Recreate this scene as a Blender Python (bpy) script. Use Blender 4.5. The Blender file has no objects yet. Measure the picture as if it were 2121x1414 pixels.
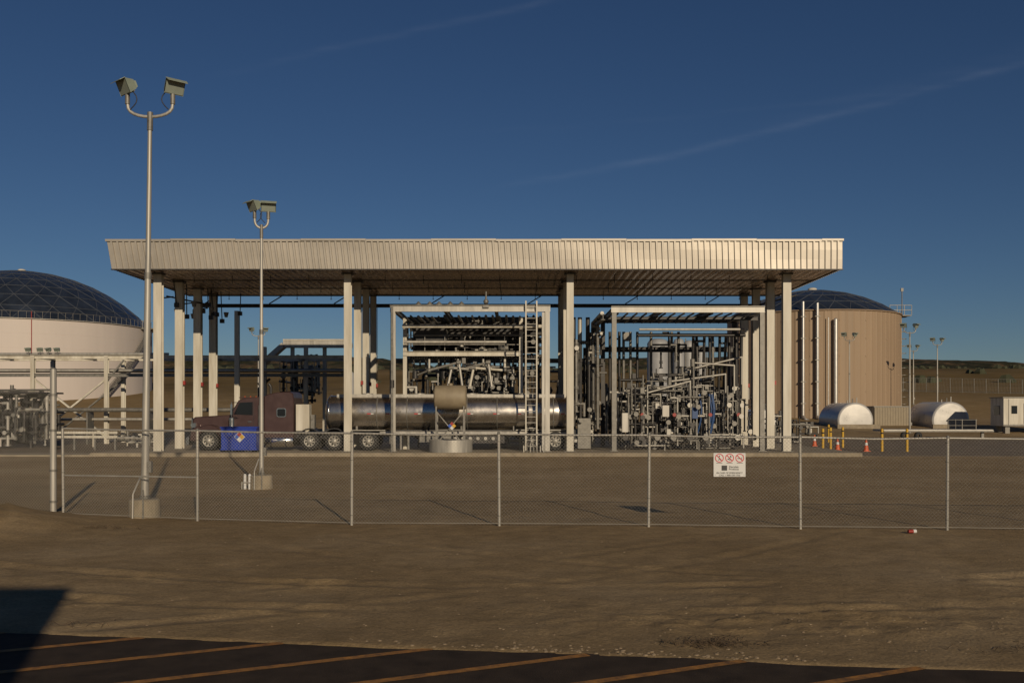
import bpy, math, random
import numpy as np
from mathutils import Vector
random.seed(7)
R=random.Random(11)
scene=bpy.context.scene
scene.view_settings.view_transform='Standard'
scene.view_settings.look='None'
scene.view_settings.exposure=0

# ------------------------------------------------------------ materials
def mat(name,col,rough=0.6,metal=0.0,var=0.15,scale=3.0,bump=0.0,bscale=40.0,streak=False,dirt=None,dirtamt=0.4):
    m=bpy.data.materials.new(name); m.use_nodes=True
    nt=m.node_tree; N=nt.nodes; L=nt.links
    b=N['Principled BSDF']; b.inputs['Roughness'].default_value=rough; b.inputs['Metallic'].default_value=metal
    tc=N.new('ShaderNodeTexCoord')
    mp=N.new('ShaderNodeMapping')
    if streak: mp.inputs['Scale'].default_value=(1,1,0.12)
    L.new(tc.outputs['Object'],mp.inputs['Vector'])
    n=N.new('ShaderNodeTexNoise'); n.inputs['Scale'].default_value=scale; n.inputs['Detail'].default_value=4; n.inputs['Roughness'].default_value=0.65
    L.new(mp.outputs[0],n.inputs['Vector'])
    r=N.new('ShaderNodeValToRGB')
    e=r.color_ramp.elements; e[0].position=0.3; e[1].position=0.7
    c0=[max(0,c*(1-var)) for c in col]; c1=[min(1,c*(1+var)) for c in col]
    if dirt: c0=[col[i]*(1-dirtamt)+dirt[i]*dirtamt for i in range(3)]
    e[0].color=(*c0,1); e[1].color=(*c1,1)
    L.new(n.outputs['Fac'],r.inputs['Fac']); L.new(r.outputs['Color'],b.inputs['Base Color'])
    mr=N.new('ShaderNodeMapRange'); mr.inputs['To Min'].default_value=max(0,rough-0.12); mr.inputs['To Max'].default_value=min(1,rough+0.12)
    L.new(n.outputs['Fac'],mr.inputs['Value']); L.new(mr.outputs[0],b.inputs['Roughness'])
    if bump>0:
        n2=N.new('ShaderNodeTexNoise'); n2.inputs['Scale'].default_value=bscale; n2.inputs['Detail'].default_value=4
        L.new(tc.outputs['Object'],n2.inputs['Vector'])
        bp=N.new('ShaderNodeBump'); bp.inputs['Strength'].default_value=bump; bp.inputs['Distance'].default_value=0.02
        L.new(n2.outputs['Fac'],bp.inputs['Height']); L.new(bp.outputs[0],b.inputs['Normal'])
    return m

M={}
M['white']=mat('white_paint',(0.58,0.55,0.475),0.5,0,0.12,2.2,streak=True,dirt=(0.30,0.25,0.17),dirtamt=0.6)
M['galv']=mat('galvanised_steel',(0.40,0.38,0.34),0.5,0.35,0.25,4,streak=True)
M['galvd']=mat('weathered_galvanised',(0.20,0.19,0.17),0.55,0.4,0.3,5)
M['steel']=mat('dark_steel',(0.055,0.052,0.05),0.5,0.5,0.3,4)
M['black']=mat('black_rubber',(0.018,0.018,0.018),0.75,0,0.3,8)
M['dark']=mat('dark_paint',(0.028,0.028,0.03),0.5,0,0.3,5)
M['chrome']=mat('polished_aluminium',(0.68,0.67,0.65),0.2,1.0,0.06,3)
M['brushed']=mat('brushed_aluminium',(0.62,0.60,0.56),0.38,0.7,0.08,3)
M['tankalu']=mat('tanker_aluminium',(0.52,0.48,0.43),0.28,0.96,0.1,2.0,bump=0.15,bscale=3)
M['maroon']=mat('maroon_paint',(0.070,0.040,0.038),0.35,0.15,0.12,2)
M['glass']=mat('dark_glass',(0.012,0.014,0.018),0.08,0,0.1,2)
M['fascia']=mat('fascia_metal',(0.385,0.35,0.30),0.46,0.3,0.1,0.35,bump=0.1,bscale=2)
M['ceil']=mat('ceiling_metal',(0.62,0.48,0.37),0.28,0.8,0.2,1.6,bump=0.7,bscale=1.8)
M['conc']=mat('concrete',(0.27,0.225,0.16),0.9,0,0.25,2.5,bump=0.3,bscale=30)
M['tanktan']=mat('tan_paint',(0.30,0.215,0.14),0.65,0,0.09,0.6,streak=True)
M['tankwhite']=mat('tank_white_paint',(0.54,0.48,0.44),0.65,0,0.05,0.35,streak=True)
M['dome']=mat('dome_panel',(0.13,0.16,0.20),0.32,0.85,0.3,0.4)
M['strut']=mat('dome_strut',(0.13,0.14,0.16),0.5,0.5,0.1,2)
M['vessel']=mat('vessel_shaded_white',(0.30,0.30,0.30),0.5,0,0.1,1)  # white vessels greyed down, their shade put into the base colour
M['blue']=mat('blue_paint',(0.010,0.038,0.30),0.45,0,0.15,3)
M['bluep']=mat('blue_hose',(0.02,0.06,0.17),0.5,0,0.15,3)
M['red']=mat('red_paint',(0.30,0.03,0.022),0.5,0,0.15,3)
M['yellow']=mat('yellow_paint',(0.55,0.33,0.03),0.55,0,0.12,5)
M['orange']=mat('orange_plastic',(0.55,0.09,0.02),0.5,0,0.1,5)
M['signw']=mat('sign_white',(0.60,0.60,0.59),0.5,0,0.04,3)
M['tshell']=mat('white_tank_enamel',(0.55,0.53,0.50),0.3,0.25,0.06,1)
M['signr']=mat('sign_red',(0.50,0.03,0.04),0.5,0,0.05,3)
M['signk']=mat('sign_black',(0.015,0.015,0.015),0.5,0,0.05,3)
M['signb']=mat('sign_blue',(0.03,0.10,0.45),0.5,0,0.05,3)
M['beige']=mat('beige_paint',(0.26,0.215,0.145),0.6,0,0.12,2,dirt=(0.15,0.11,0.07))
M['head']=mat('lamp_housing',(0.30,0.34,0.27),0.5,0.2,0.1,5)
M['lens']=mat('lamp_glass',(0.25,0.28,0.24),0.15,0,0.1,3)
M['wire']=mat('zinc_wire',(0.40,0.38,0.34),0.6,0.2,0.15,6)
M['stone']=mat('stones',(0.25,0.19,0.125),0.9,0,0.3,5)
M['twig']=mat('dry_twigs',(0.11,0.075,0.045),0.9,0,0.4,9)
M['shrub']=mat('shrub_leaves',(0.045,0.048,0.024),0.9,0,0.4,0.8)

def ground_mat():
    m=bpy.data.materials.new('dirt_ground'); m.use_nodes=True
    nt=m.node_tree; N=nt.nodes; L=nt.links; b=N['Principled BSDF']
    b.inputs['Roughness'].default_value=0.95; b.inputs['Specular IOR Level'].default_value=0.1
    tc=N.new('ShaderNodeTexCoord')
    def noise(s,d=6,r=0.6):
        n=N.new('ShaderNodeTexNoise'); n.inputs['Scale'].default_value=s; n.inputs['Detail'].default_value=d; n.inputs['Roughness'].default_value=r
        L.new(tc.outputs['Object'],n.inputs['Vector']); return n
    def ramp(src,stops):
        r=N.new('ShaderNodeValToRGB'); e=r.color_ramp.elements
        e[0].position=stops[0][0]; e[0].color=(*stops[0][1],1); e[1].position=stops[-1][0]; e[1].color=(*stops[-1][1],1)
        for p,c in stops[1:-1]:
            q=e.new(p); q.color=(*c,1)
        L.new(src,r.inputs['Fac']); return r
    def mix(a,bb,f,mode='MIX'):
        x=N.new('ShaderNodeMix'); x.data_type='RGBA'; x.blend_type=mode
        if isinstance(f,float): x.inputs[0].default_value=f
        else: L.new(f,x.inputs[0])
        L.new(a,x.inputs[6]); L.new(bb,x.inputs[7]); return x.outputs[2]
    big=ramp(noise(0.22,4).outputs['Fac'],[(0.3,(0.262,0.185,0.098)),(0.5,(0.305,0.220,0.120)),(0.7,(0.375,0.280,0.165))])
    med=ramp(noise(1.7,7,0.78).outputs['Fac'],[(0.3,(0.72,0.72,0.72)),(0.7,(1.2,1.2,1.2))])
    fine=ramp(noise(26,5,0.8).outputs['Fac'],[(0.3,(0.68,0.68,0.68)),(0.7,(1.28,1.28,1.28))])
    c=mix(big.outputs[0],med.outputs[0],1.0,'MULTIPLY'); c=mix(c,fine.outputs[0],1.0,'MULTIPLY')
    sep=N.new('ShaderNodeSeparateXYZ'); L.new(tc.outputs['Object'],sep.inputs[0])
    # uneven limit between graded yard, grass and scrub
    nw=noise(0.02,5,0.7)
    wob=N.new('ShaderNodeMath'); wob.operation='MULTIPLY_ADD'; wob.inputs[1].default_value=160; L.new(nw.outputs['Fac'],wob.inputs[0])
    sb=N.new('ShaderNodeMath'); sb.operation='SUBTRACT'; sb.inputs[1].default_value=80; L.new(sep.outputs['Y'],sb.inputs[0]); L.new(sb.outputs[0],wob.inputs[2])
    mr=N.new('ShaderNodeMapRange'); mr.inputs['From Min'].default_value=95; mr.inputs['From Max'].default_value=170; L.new(sep.outputs['Y'],mr.inputs['Value'])
    far=ramp(noise(0.03,7,0.7).outputs['Fac'],[(0.35,(0.10,0.070,0.026)),(0.5,(0.175,0.118,0.046)),(0.65,(0.23,0.155,0.068))])
    c=mix(c,far.outputs[0],mr.outputs[0])
    mr2=N.new('ShaderNodeMapRange'); mr2.inputs['From Min'].default_value=210; mr2.inputs['From Max'].default_value=330; L.new(wob.outputs[0],mr2.inputs['Value'])
    mp=N.new('ShaderNodeMapping'); mp.inputs['Scale'].default_value=(1,0.4,1); L.new(tc.outputs['Object'],mp.inputs['Vector'])
    ns=noise(0.035,9,0.8); L.new(mp.outputs[0],ns.inputs['Vector'])
    scr=ramp(ns.outputs['Fac'],[(0.42,(0.022,0.026,0.013)),(0.51,(0.055,0.05,0.024)),(0.60,(0.17,0.105,0.055))])
    c=mix(c,scr.outputs[0],mr2.outputs[0])
    L.new(c,b.inputs['Base Color'])
    v=N.new('ShaderNodeTexVoronoi'); v.inputs['Scale'].default_value=26; L.new(tc.outputs['Object'],v.inputs['Vector'])
    nb=noise(8,8,0.75)
    ad=N.new('ShaderNodeMath'); ad.operation='MULTIPLY_ADD'; ad.inputs[1].default_value=0.2
    L.new(v.outputs['Distance'],ad.inputs[0]); L.new(nb.outputs['Fac'],ad.inputs[2])
    bp=N.new('ShaderNodeBump'); bp.inputs['Strength'].default_value=0.5; bp.inputs['Distance'].default_value=0.035
    L.new(ad.outputs[0],bp.inputs['Height']); L.new(bp.outputs[0],b.inputs['Normal'])
    return m
M['ground']=ground_mat()
M['asphalt']=mat('asphalt',(0.052,0.038,0.028),0.92,0,0.3,3,bump=0.6,bscale=90)
M['asphalt'].node_tree.nodes['Principled BSDF'].inputs['Specular IOR Level'].default_value=0.15
M['road']=mat('worn_road',(0.17,0.128,0.082),0.9,0,0.25,0.6,bump=0.4,bscale=20)
M['stripe']=mat('orange_line_paint',(0.38,0.17,0.03),0.8,0,0.3,9,bump=0.4,bscale=90,dirt=(0.07,0.045,0.028),dirtamt=0.75)

# ------------------------------------------------------------ mesh builder
class MB:
    def __init__(s): s.v=[];s.f=[];s.m=[];s.sm=[];s.mats=[]
    def mi(s,k):
        if k not in s.mats: s.mats.append(k)
        return s.mats.index(k)
    def add(s,vs,fs,k,smooth=False):
        o=len(s.v); s.v.extend([tuple(p) for p in vs]); i=s.mi(k)
        for f in fs: s.f.append([a+o for a in f]); s.m.append(i); s.sm.append(smooth)
    def box(s,x0,x1,y0,y1,z0,z1,k):
        vs=[(x,y,z) for z in (z0,z1) for y in (y0,y1) for x in (x0,x1)]
        s.add(vs,[(0,2,3,1),(4,5,7,6),(0,1,5,4),(2,6,7,3),(0,4,6,2),(1,3,7,5)],k)
    def cyl(s,p0,p1,r,k,n=10,r2=None,caps=True,smooth=True):
        p0=Vector(p0);p1=Vector(p1);d=(p1-p0)
        if d.length<1e-6:return
        d.normalize(); a=Vector((0,0,1)) if abs(d.z)<0.9 else Vector((1,0,0))
        u=d.cross(a).normalized(); w=d.cross(u)
        if r2 is None:r2=r
        vs=[]
        for p,rr in((p0,r),(p1,r2)):
            for i in range(n):
                t=2*math.pi*i/n; vs.append(p+u*math.cos(t)*rr+w*math.sin(t)*rr)
        s.add(vs,[(i,(i+1)%n,n+(i+1)%n,n+i) for i in range(n)],k,smooth)
        if caps:
            s.add(vs[:n],[list(range(n))[::-1]],k); s.add(vs[n:],[list(range(n))],k)
    def path(s,pts,r,k,n=8):
        for a,b in zip(pts[:-1],pts[1:]): s.cyl(a,b,r,k,n)
        for p in pts[1:-1]: s.ball(p,r*1.02,k,n,4)
    def ball(s,c,r,k,n=10,m=6,sz=1.0):
        vs=[];fs=[]
        for j in range(m+1):
            ph=math.pi*j/m
            for i in range(n):
                t=2*math.pi*i/n; vs.append((c[0]+r*math.sin(ph)*math.cos(t),c[1]+r*math.sin(ph)*math.sin(t),c[2]+r*sz*math.cos(ph)))
        for j in range(m):
            for i in range(n): fs.append((j*n+i,(j+1)*n+i,(j+1)*n+(i+1)%n,j*n+(i+1)%n))
        s.add(vs,fs,k,True)
    def beam(s,p0,p1,w,h,k):
        p0=Vector(p0);p1=Vector(p1);d=(p1-p0).normalized()
        a=Vector((0,0,1)) if abs(d.z)<0.95 else Vector((0,1,0))
        u=d.cross(a).normalized(); q=u.cross(d)
        vs=[p+u*(sx*w/2)+q*(sz*h/2) for p in(p0,p1) for sx,sz in((-1,-1),(1,-1),(1,1),(-1,1))]
        s.add(vs,[(0,3,2,1),(4,5,6,7),(0,1,5,4),(1,2,6,5),(2,3,7,6),(3,0,4,7)],k)
    def icol(s,x,y,z0,z1,w,d,k,t=0.03):
        s.box(x-w/2,x+w/2,y-d/2,y-d/2+t,z0,z1,k); s.box(x-w/2,x+w/2,y+d/2-t,y+d/2,z0,z1,k)
        s.box(x-t/2,x+t/2,y-d/2+t,y+d/2-t,z0,z1,k)
    def ibx(s,x0,x1,y,z,h,w,k,t=0.025):
        s.box(x0,x1,y-w/2,y+w/2,z-h/2,z-h/2+t,k); s.box(x0,x1,y-w/2,y+w/2,z+h/2-t,z+h/2,k)
        s.box(x0,x1,y-t/2,y+t/2,z-h/2+t,z+h/2-t,k)
    def iby(s,y0,y1,x,z,h,w,k,t=0.025):
        s.box(x-w/2,x+w/2,y0,y1,z-h/2,z-h/2+t,k); s.box(x-w/2,x+w/2,y0,y1,z+h/2-t,z+h/2,k)
        s.box(x-t/2,x+t/2,y0,y1,z-h/2+t,z+h/2-t,k)
    def prism(s,prof,y0,y1,k,inset=0.0):
        n=len(prof); cx=sum(p[0] for p in prof)/n; cz=sum(p[1] for p in prof)/n
        if inset>0:
            ys=[y0,y0+inset,y1-inset,y1]; sc=[1,0,0,1]
            vs=[]
            for y,q in zip(ys,sc):
                for p in prof:
                    dx=cx-p[0];dz=cz-p[1];l=math.hypot(dx,dz)
                    vs.append((p[0]+dx/l*inset*q*0.8,y,p[1]+dz/l*inset*q*0.8))
            fs=[]
            for j in range(3):
                for i in range(n): fs.append((j*n+i,j*n+(i+1)%n,(j+1)*n+(i+1)%n,(j+1)*n+i))
            fs.append(list(range(n))[::-1]); fs.append([3*n+i for i in range(n)])
        else:
            vs=[(p[0],y0,p[1]) for p in prof]+[(p[0],y1,p[1]) for p in prof]
            fs=[(i,(i+1)%n,n+(i+1)%n,n+i) for i in range(n)]+[list(range(n))[::-1],[n+i for i in range(n)]]
        s.add(vs,fs,k)
    def lathe(s,prof,c,axis,k,n=24,smooth=True):
        vs=[];fs=[]
        for r,h in prof:
            for i in range(n):
                t=2*math.pi*i/n; a=r*math.cos(t); b=r*math.sin(t)
                if axis=='z': vs.append((c[0]+a,c[1]+b,c[2]+h))
                elif axis=='y': vs.append((c[0]+a,c[1]+h,c[2]+b))
                else: vs.append((c[0]+h,c[1]+a,c[2]+b))
        for j in range(len(prof)-1):
            for i in range(n): fs.append((j*n+i,j*n+(i+1)%n,(j+1)*n+(i+1)%n,(j+1)*n+i))
        s.add(vs,fs,k,smooth)
    def obj(s,name,parent=None):
        me=bpy.data.meshes.new(name); me.from_pydata(s.v,[],s.f)
        for k in s.mats: me.materials.append(M[k])
        me.polygons.foreach_set('material_index',s.m); me.polygons.foreach_set('use_smooth',s.sm)
        me.update()
        import bmesh
        bm=bmesh.new(); bm.from_mesh(me); bmesh.ops.recalc_face_normals(bm,faces=bm.faces); bm.to_mesh(me); bm.free()
        o=bpy.data.objects.new(name,me); scene.collection.objects.link(o)
        if parent: o.parent=parent
        return o
def empty(name):
    o=bpy.data.objects.new(name,None); scene.collection.objects.link(o); return o
def text(s,x,y,z,size,k,parent,name='lettering'):
    c=bpy.data.curves.new(name,'FONT'); c.body=s; c.size=size; c.align_x='CENTER'; c.align_y='CENTER'; c.extrude=0.001
    c.materials.append(M[k]); o=bpy.data.objects.new(name,c); o.location=(x,y,z); o.rotation_euler=(math.radians(90),0,0)
    scene.collection.objects.link(o); o.parent=parent; return o

# ------------------------------------------------------------ terrain
rng=np.random.default_rng(3)
TAB=rng.random((256,256))
def vnoise(x,y):
    xi=np.floor(x).astype(int); yi=np.floor(y).astype(int); fx=x-xi; fy=y-yi
    fx=fx*fx*(3-2*fx); fy=fy*fy*(3-2*fy)
    g=lambda a,b:TAB[a%256,b%256]
    return (g(xi,yi)*(1-fx)+g(xi+1,yi)*fx)*(1-fy)+(g(xi,yi+1)*(1-fx)+g(xi+1,yi+1)*fx)*fy
def fbm(x,y,o=5):
    t=0;a=0.5
    for i in range(o): t=t+a*(vnoise(x*2**i+17*i,y*2**i+31*i)-0.5); a*=0.55
    return t
PD=[-400,72,86,100,115,130,150,200,250,300,600,1200,2000,2600,3200,4500]
PZ=[0,0,0.05,0.9,1.2,3.3,5.2,8.8,12.0,13.0,20,40,74,108,118,118]
def edge_y(x): return 9.86-0.159*x
def hz(x,y):
    z=np.interp(y,PD,PZ)
    far=np.clip((y-120)/300,0,1)
    z=z+far*fbm(x*0.012,y*0.012,4)*9*np.clip(y/300,0.3,1.0)
    nn=fbm(x*0.0024+5,y*0.0018,5)
    z=z+np.clip((y-400)/900,0,1)*np.clip(nn*2.6,-0.5,0.42)*78*np.clip(y/2600,0.25,1.1)
    near=np.clip((90-y)/60,0,1)
    z=z+near*(fbm(x*0.5,y*0.5,5)*0.05+fbm(x*2.7,y*2.7,4)*0.022)
    z=z+0.75*np.exp(-((x+12.6)/2.4)**2-((y-20.2)/1.9)**2)*(1+1.0*fbm(x*1.5,y*1.5,4))
    for cx,cy,r,w,dp in((1.0,36.0,24.3,0.13,0.032),(1.0,36.0,22.6,0.13,0.032),(9.0,30,18.2,0.12,0.024),(9.0,30,16.6,0.12,0.024),(-14,34,25.0,0.12,0.018),(-14,34,23.3,0.12,0.018)):
        d=np.hypot(x-cx,y-cy)-r
        fade=np.clip((20-y)/3,0,1)*np.clip(vnoise(x*0.7+3,y*0.7)*1.8-0.35,0,1)
        z=z+fade*(-dp*np.exp(-(d/w)**2)+dp*0.9*np.exp(-((np.abs(d)-2.0*w)/(w*0.7))**2)*(0.6+2.0*np.abs(fbm(x*5,y*5,3))))
    cl=np.exp(-((x-3.2)/2.3)**2-((y-11.2)/0.7)**2)+0.5*np.exp(-((x-5)/3)**2-((y-12.6)/0.3)**2)
    z=z+cl*np.clip(fbm(x*4,y*4,4),0,1)*0.20
    sd=y-edge_y(x)
    z=z+0.012+np.where(sd<0,-np.clip(-sd*0.5,0,0.1),0)
    inr=np.clip((y-50.2)/0.6,0,1)*np.clip((85-y)/1.0,0,1)
    z=z-inr*0.07
    return z
def spaced(a,b,st): return list(np.arange(a,b,st))
xs=spaced(-3600,-400,32)+spaced(-400,-100,8)+spaced(-100,-26,2.5)+spaced(-26,-9,0.3)+spaced(-9,9,0.07)+spaced(9,26,0.3)+spaced(26,100,2.5)+spaced(100,400,8)+spaced(400,3601,32)
ys=spaced(-200,-20,20)+spaced(-20,6,1)+spaced(6,14,0.07)+spaced(14,24,0.14)+spaced(24,50,0.4)+spaced(50,90,0.8)+spaced(90,300,4)+spaced(300,1000,20)+spaced(1000,4400,40)
xs=np.array(xs);ys=np.array(ys)
X,Y=np.meshgrid(xs,ys); Z=hz(X,Y)
nx,ny=len(xs),len(ys)
V=np.stack([X.ravel(),Y.ravel(),Z.ravel()],1)
idx=np.arange(nx*ny).reshape(ny,nx)
F=np.stack([idx[:-1,:-1].ravel(),idx[:-1,1:].ravel(),idx[1:,1:].ravel(),idx[1:,:-1].ravel()],1)
me=bpy.data.meshes.new('ground'); me.vertices.add(len(V)); me.vertices.foreach_set('co',V.ravel())
me.loops.add(F.size); me.loops.foreach_set('vertex_index',F.ravel().astype(np.int32))
me.polygons.add(len(F)); me.polygons.foreach_set('loop_start',np.arange(0,F.size,4,dtype=np.int32)); me.polygons.foreach_set('loop_total',np.full(len(F),4,dtype=np.int32))
me.polygons.foreach_set('use_smooth',np.ones(len(F),dtype=bool)); me.update(calc_edges=True); me.validate()
me.materials.append(M['ground']); g=bpy.data.objects.new('ground',me); scene.collection.objects.link(g)
def gz(x,y): return float(hz(np.array([float(x)]),np.array([float(y)]))[0])

b=MB(); pts=[]
n=60
for i in range(n+1):
    x=-40+80*i/n; pts.append((x,edge_y(x)+0.06*math.sin(i*1.7)+0.05*math.sin(i*4.1)))
vs=[(x,y,0.0) for x,y in pts]+[(x,-60,0.0) for x,y in pts]
b.add(vs,[(i,i+1,n+2+i,n+1+i) for i in range(n)],'asphalt'); b.obj('parking_lot')
b=MB()
for x0 in (-9.5,-7.4,-5.4,-3.35,-1.3,0.65,2.75,4.85,6.9):
    d=Vector((2,0.98)).normalized(); w=Vector((-d.y,d.x))*0.055
    p=Vector((x0,8.73)); t=(edge_y(p.x)-p.y)/(d.y+0.159*d.x)-0.02; a=p-d*7.5; e=p+d*t
    vs=[(*(a-w),0.0045),(*(e-w),0.0045),(*(e+w),0.0045),(*(a+w),0.0045)]
    b.add(vs,[(0,1,2,3)],'stripe')
b.obj('parking_lines')

b=MB(); b.box(-90,90,50.6,84.5,-0.2,0.005,'road'); b.obj('service_road')
b=MB(); b.box(-21.2,17.6,50.0,63.5,-0.2,0.2,'conc'); b.box(-27,-21.2,50.2,52.4,-0.2,0.1,'conc'); b.obj('concrete_slab')

# ------------------------------------------------------------ canopy
can=empty('loading_canopy')
b=MB(); zb,zt=9.5,10.95; x0,x1,yf,yb=-20.3,16.75,50.5,62.5
prof=[]; x=x0; P=0.305; h=0.085
while x<x1-0.01:
    for dx,dy in((0,0),(0.17,0),(0.19,-h),(0.275,-h),(0.295,0)):
        if x+dx<=x1: prof.append((x+dx,dy))
    x+=P
prof.append((x1,0))
n=len(prof)
def tl(px): return px-(0.25*(1-(px-x0)/(x1-x0)) )
nz=3
vs=[]
for j in range(nz+1):
    t=j/nz
    for px,py in prof: vs.append((px+(tl(px)-px)*t,yf+py+0.012*math.sin(px*0.9+j*1.3),zb+(zt-zb)*t))
fs=[(j*n+i,j*n+i+1,(j+1)*n+i+1,(j+1)*n+i) for j in range(nz) for i in range(n-1)]
b.add(vs,fs,'fascia')
for sx in (x0,x1):
    y=yf
    pr=[]
    while y<yb-0.01:
        for dy,dx in((0,0),(0.19,0),(0.215,h),(0.275,h),(0.30,0)): 
            if y+dy<=yb: pr.append((y+dy,dx))
        y+=P
    pr.append((yb,0)); m=len(pr); sg=-1 if sx<0 else 1; off=-0.25 if sx<0 else 0
    b.add([(sx+sg*dx,y,zb) for y,dx in pr]+[(sx+off+sg*dx,y,zt) for y,dx in pr],[(i,i+1,m+i+1,m+i) for i in range(m-1)],'fascia')
b.add([(x0,yb,zb),(x1,yb,zb),(x1,yb,zt),(x0-0.25,yb,zt)],[(0,1,2,3)],'fascia')
b.obj('fascia',can)
b=MB()
cx=x0-0.3; i=0
while cx<x1+0.02:
    L_=3.3; e=min(cx+L_,x1+0.06); dz=0.025*(i%2)
    b.box(cx,e-0.01,yf-0.11,yf+0.12,zt-0.06+dz,zt+0.05+dz,'fascia'); cx+=L_; i+=1
b.box(x0-0.02,x1+0.02,yf-0.09,yf+0.05,zb-0.05,zb-0.003,'steel')
b.box(x0-0.3,x0-0.2,yf+0.12,yb,zt-0.05,zt+0.05,'fascia'); b.box(x1,x1+0.06,yf+0.12,yb,zt-0.05,zt+0.05,'fascia')
b.obj('coping',can)
b=MB()
prof=[];x=x0+0.02
while x<x1-0.45:
    for dx,dz in((0,0),(0.36,0),(0.375,0.02),(0.415,0.02)): prof.append((x+dx,dz))
    x+=0.43
n=len(prof); 
ysg=[yf+0.08+ (yb-yf-0.1)*j/16 for j in range(17)]
vs=[(px,y,zb+0.05+dz+0.012*math.sin(px*1.3+y*1.1)+0.01*math.sin(px*0.6-y*1.7)) for y in ysg for px,dz in prof]
b.add(vs,[(j*n+i,j*n+i+1,(j+1)*n+i+1,(j+1)*n+i) for j in range(16) for i in range(n-1)],'ceil',True)
b.box(x0+0.1,x1-0.1,yf+0.1,yb-0.05,zt-0.35,zt-0.2,'steel')
b.obj('roof_deck',can)
b=MB()
for y,z in((53.4,9.3),(56.8,9.28),(60.0,9.22)):
    b.cyl((x0+0.8,y,z),(x1-0.6,y,z),0.03,'steel',6)
    xx=x0+1.2
    while xx<x1-1: 
        b.cyl((xx,y,z),(xx,y,z+0.3),0.018,'steel',5); b.cyl((xx,y,z),(xx,y,z-0.18),0.018,'steel',5); b.ball((xx,y,z-0.2),0.04,'galv',6,4); xx+=2.05
b.ibx(-19.5,15.5,61.9,8.82,0.22,0.16,'steel')
b.cyl((-20.2,58.2,9.0),(-18.0,58.2,8.55),0.05,'steel',6)
b.cyl((16.6,58.2,9.05),(14.5,58.2,8.5),0.05,'steel',6)
for x in(-19.0,-15.0,-11,-5,1,7,12,15.5):
    b.beam((x,61.5,8.9),(x+0.9,61.5,9.45),0.06,0.06,'steel')
b.obj('framing',can)
b=MB()
for x,w in((-18.46,0.42),(-8.57,0.36),(3.03,0.36),(14.33,0.42)):
    for y in(52.0,55.3,58.5,61.5):
        b.icol(x,y,0.22,9.42,w,0.36,'white'); b.box(x-0.3,x+0.3,y-0.3,y+0.3,0.19,0.22,'galvd')
        b.box(x-0.3,x+0.3,y-0.25,y+0.25,9.42,9.5,'steel')
        for dx in(-0.24,0.24):
            b.cyl((x+dx,y-0.23,0.22),(x+dx,y-0.23,0.3),0.02,'steel',6)
        if y>52.5:
            b.box(x+w/2+0.002,x+w/2+0.12,y-0.1,y+0.08,3.75,3.97,'red'); b.cyl((x+w/2+0.06,y,3.97),(x+w/2+0.06,y,8.8),0.02,'galvd',5)
b.obj('columns',can)
b=MB()
for i in range(9):
    x=-18.3+R.uniform(-0.6,1.6); y=R.uniform(55,61.5); z=R.uniform(7.6,8.6)
    b.box(x-0.12,x+0.12,y-0.1,y+0.1,z-0.1,z+0.14,'steel'); b.cyl((x,y,z),(x+R.uniform(-.2,.2),y,9.5),0.03,'steel',6)
for y in (55.1,58.3,61.3):
    b.path([(-18.7,y-0.1,8.6),(-19.6,y-0.1,8.5),(-19.6,y-0.1,8.2)],0.04,'steel',6)
    b.cyl((-19.6,y-0.1,8.25),(-19.6,y-0.1,7.95),0.16,'galvd',10,0.09)
    b.cyl((-17.6,y,8.35),(-17.6,y,8.05),0.16,'galvd',10,0.09)
b.obj('canopy_lights',can)

# ------------------------------------------------------------ loading racks
def pipe_field(b,x0,x1,y0,y1,z0,z1,nv,nh,ny_,mats,rmin=0.04,rmax=0.1,valves=True):
    for i in range(nv):
        x=R.uniform(x0,x1);y=R.uniform(y0,y1);r=R.uniform(rmin,rmax);k=R.choice(mats)
        a=R.uniform(z0,z0+(z1-z0)*0.35); c=R.uniform(z0+(z1-z0)*0.55,z1)
        pts=[(x,y,a),(x,y,c)]
        if R.random()<0.4: pts.append((x+R.choice((-1,1))*R.uniform(0.2,0.7),y,c))
        b.path(pts,r,k,8)
        b.cyl((x,y,a),(x,y,a+0.06),r*1.8,k,10); 
        for q in range(R.randint(1,3)):
            zz=R.uniform(a,c); b.cyl((x,y,zz),(x,y,zz+0.05),r*1.75,k,10)
            b.cyl((x,y,zz+0.09),(x,y,zz+0.14),r*1.75,k,10)
        if valves and R.random()<0.6:
            zz=R.uniform(a,c); b.ball((x,y,zz),r*1.9,R.choice(mats),8,5); b.cyl((x,y,zz),(x,y-0.4,zz),0.025,'steel',6); b.cyl((x,y-0.4,zz),(x,y-0.43,zz),0.13,R.choice(['steel','steel','galvd','galvd','galv']),12)
    for i in range(nh):
        y=R.uniform(y0,y1);z=R.uniform(z0,z1);r=R.uniform(rmin,rmax);k=R.choice(mats)
        a=R.uniform(x0,x0+(x1-x0)*0.7);c=min(x1,a+R.uniform(0.5,(x1-x0)*0.35))
        b.path([(a,y,z+R.choice((0,0,-0.5,0.4))),(a,y,z),(c,y,z)] if R.random()<.5 else [(a,y,z),(c,y,z),(c,y,z-R.uniform(0.3,0.8))],r,k,8)
        for q in range(R.randint(1,3)):
            xx=R.uniform(a,c); b.cyl((xx,y,z),(xx+0.05,y,z),r*1.75,k,10); b.cyl((xx+0.08,y,z),(xx+0.12,y,z),r*1.75,k,10)
        if valves and R.random()<0.5:
            xx=R.uniform(a,c); b.box(xx-0.1,xx+0.1,y-0.12,y+0.12,z+r,z+r+0.3,R.choice(mats))
    for i in range(ny_):
        x=R.uniform(x0,x1);z=R.uniform(z0,z1);r=R.uniform(rmin,rmax)
        b.path([(x,y0,z),(x,y1,z)],r,R.choice(mats),8)
MX=['galv','galv','galvd','galvd','galvd','steel','steel','steel']

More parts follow.
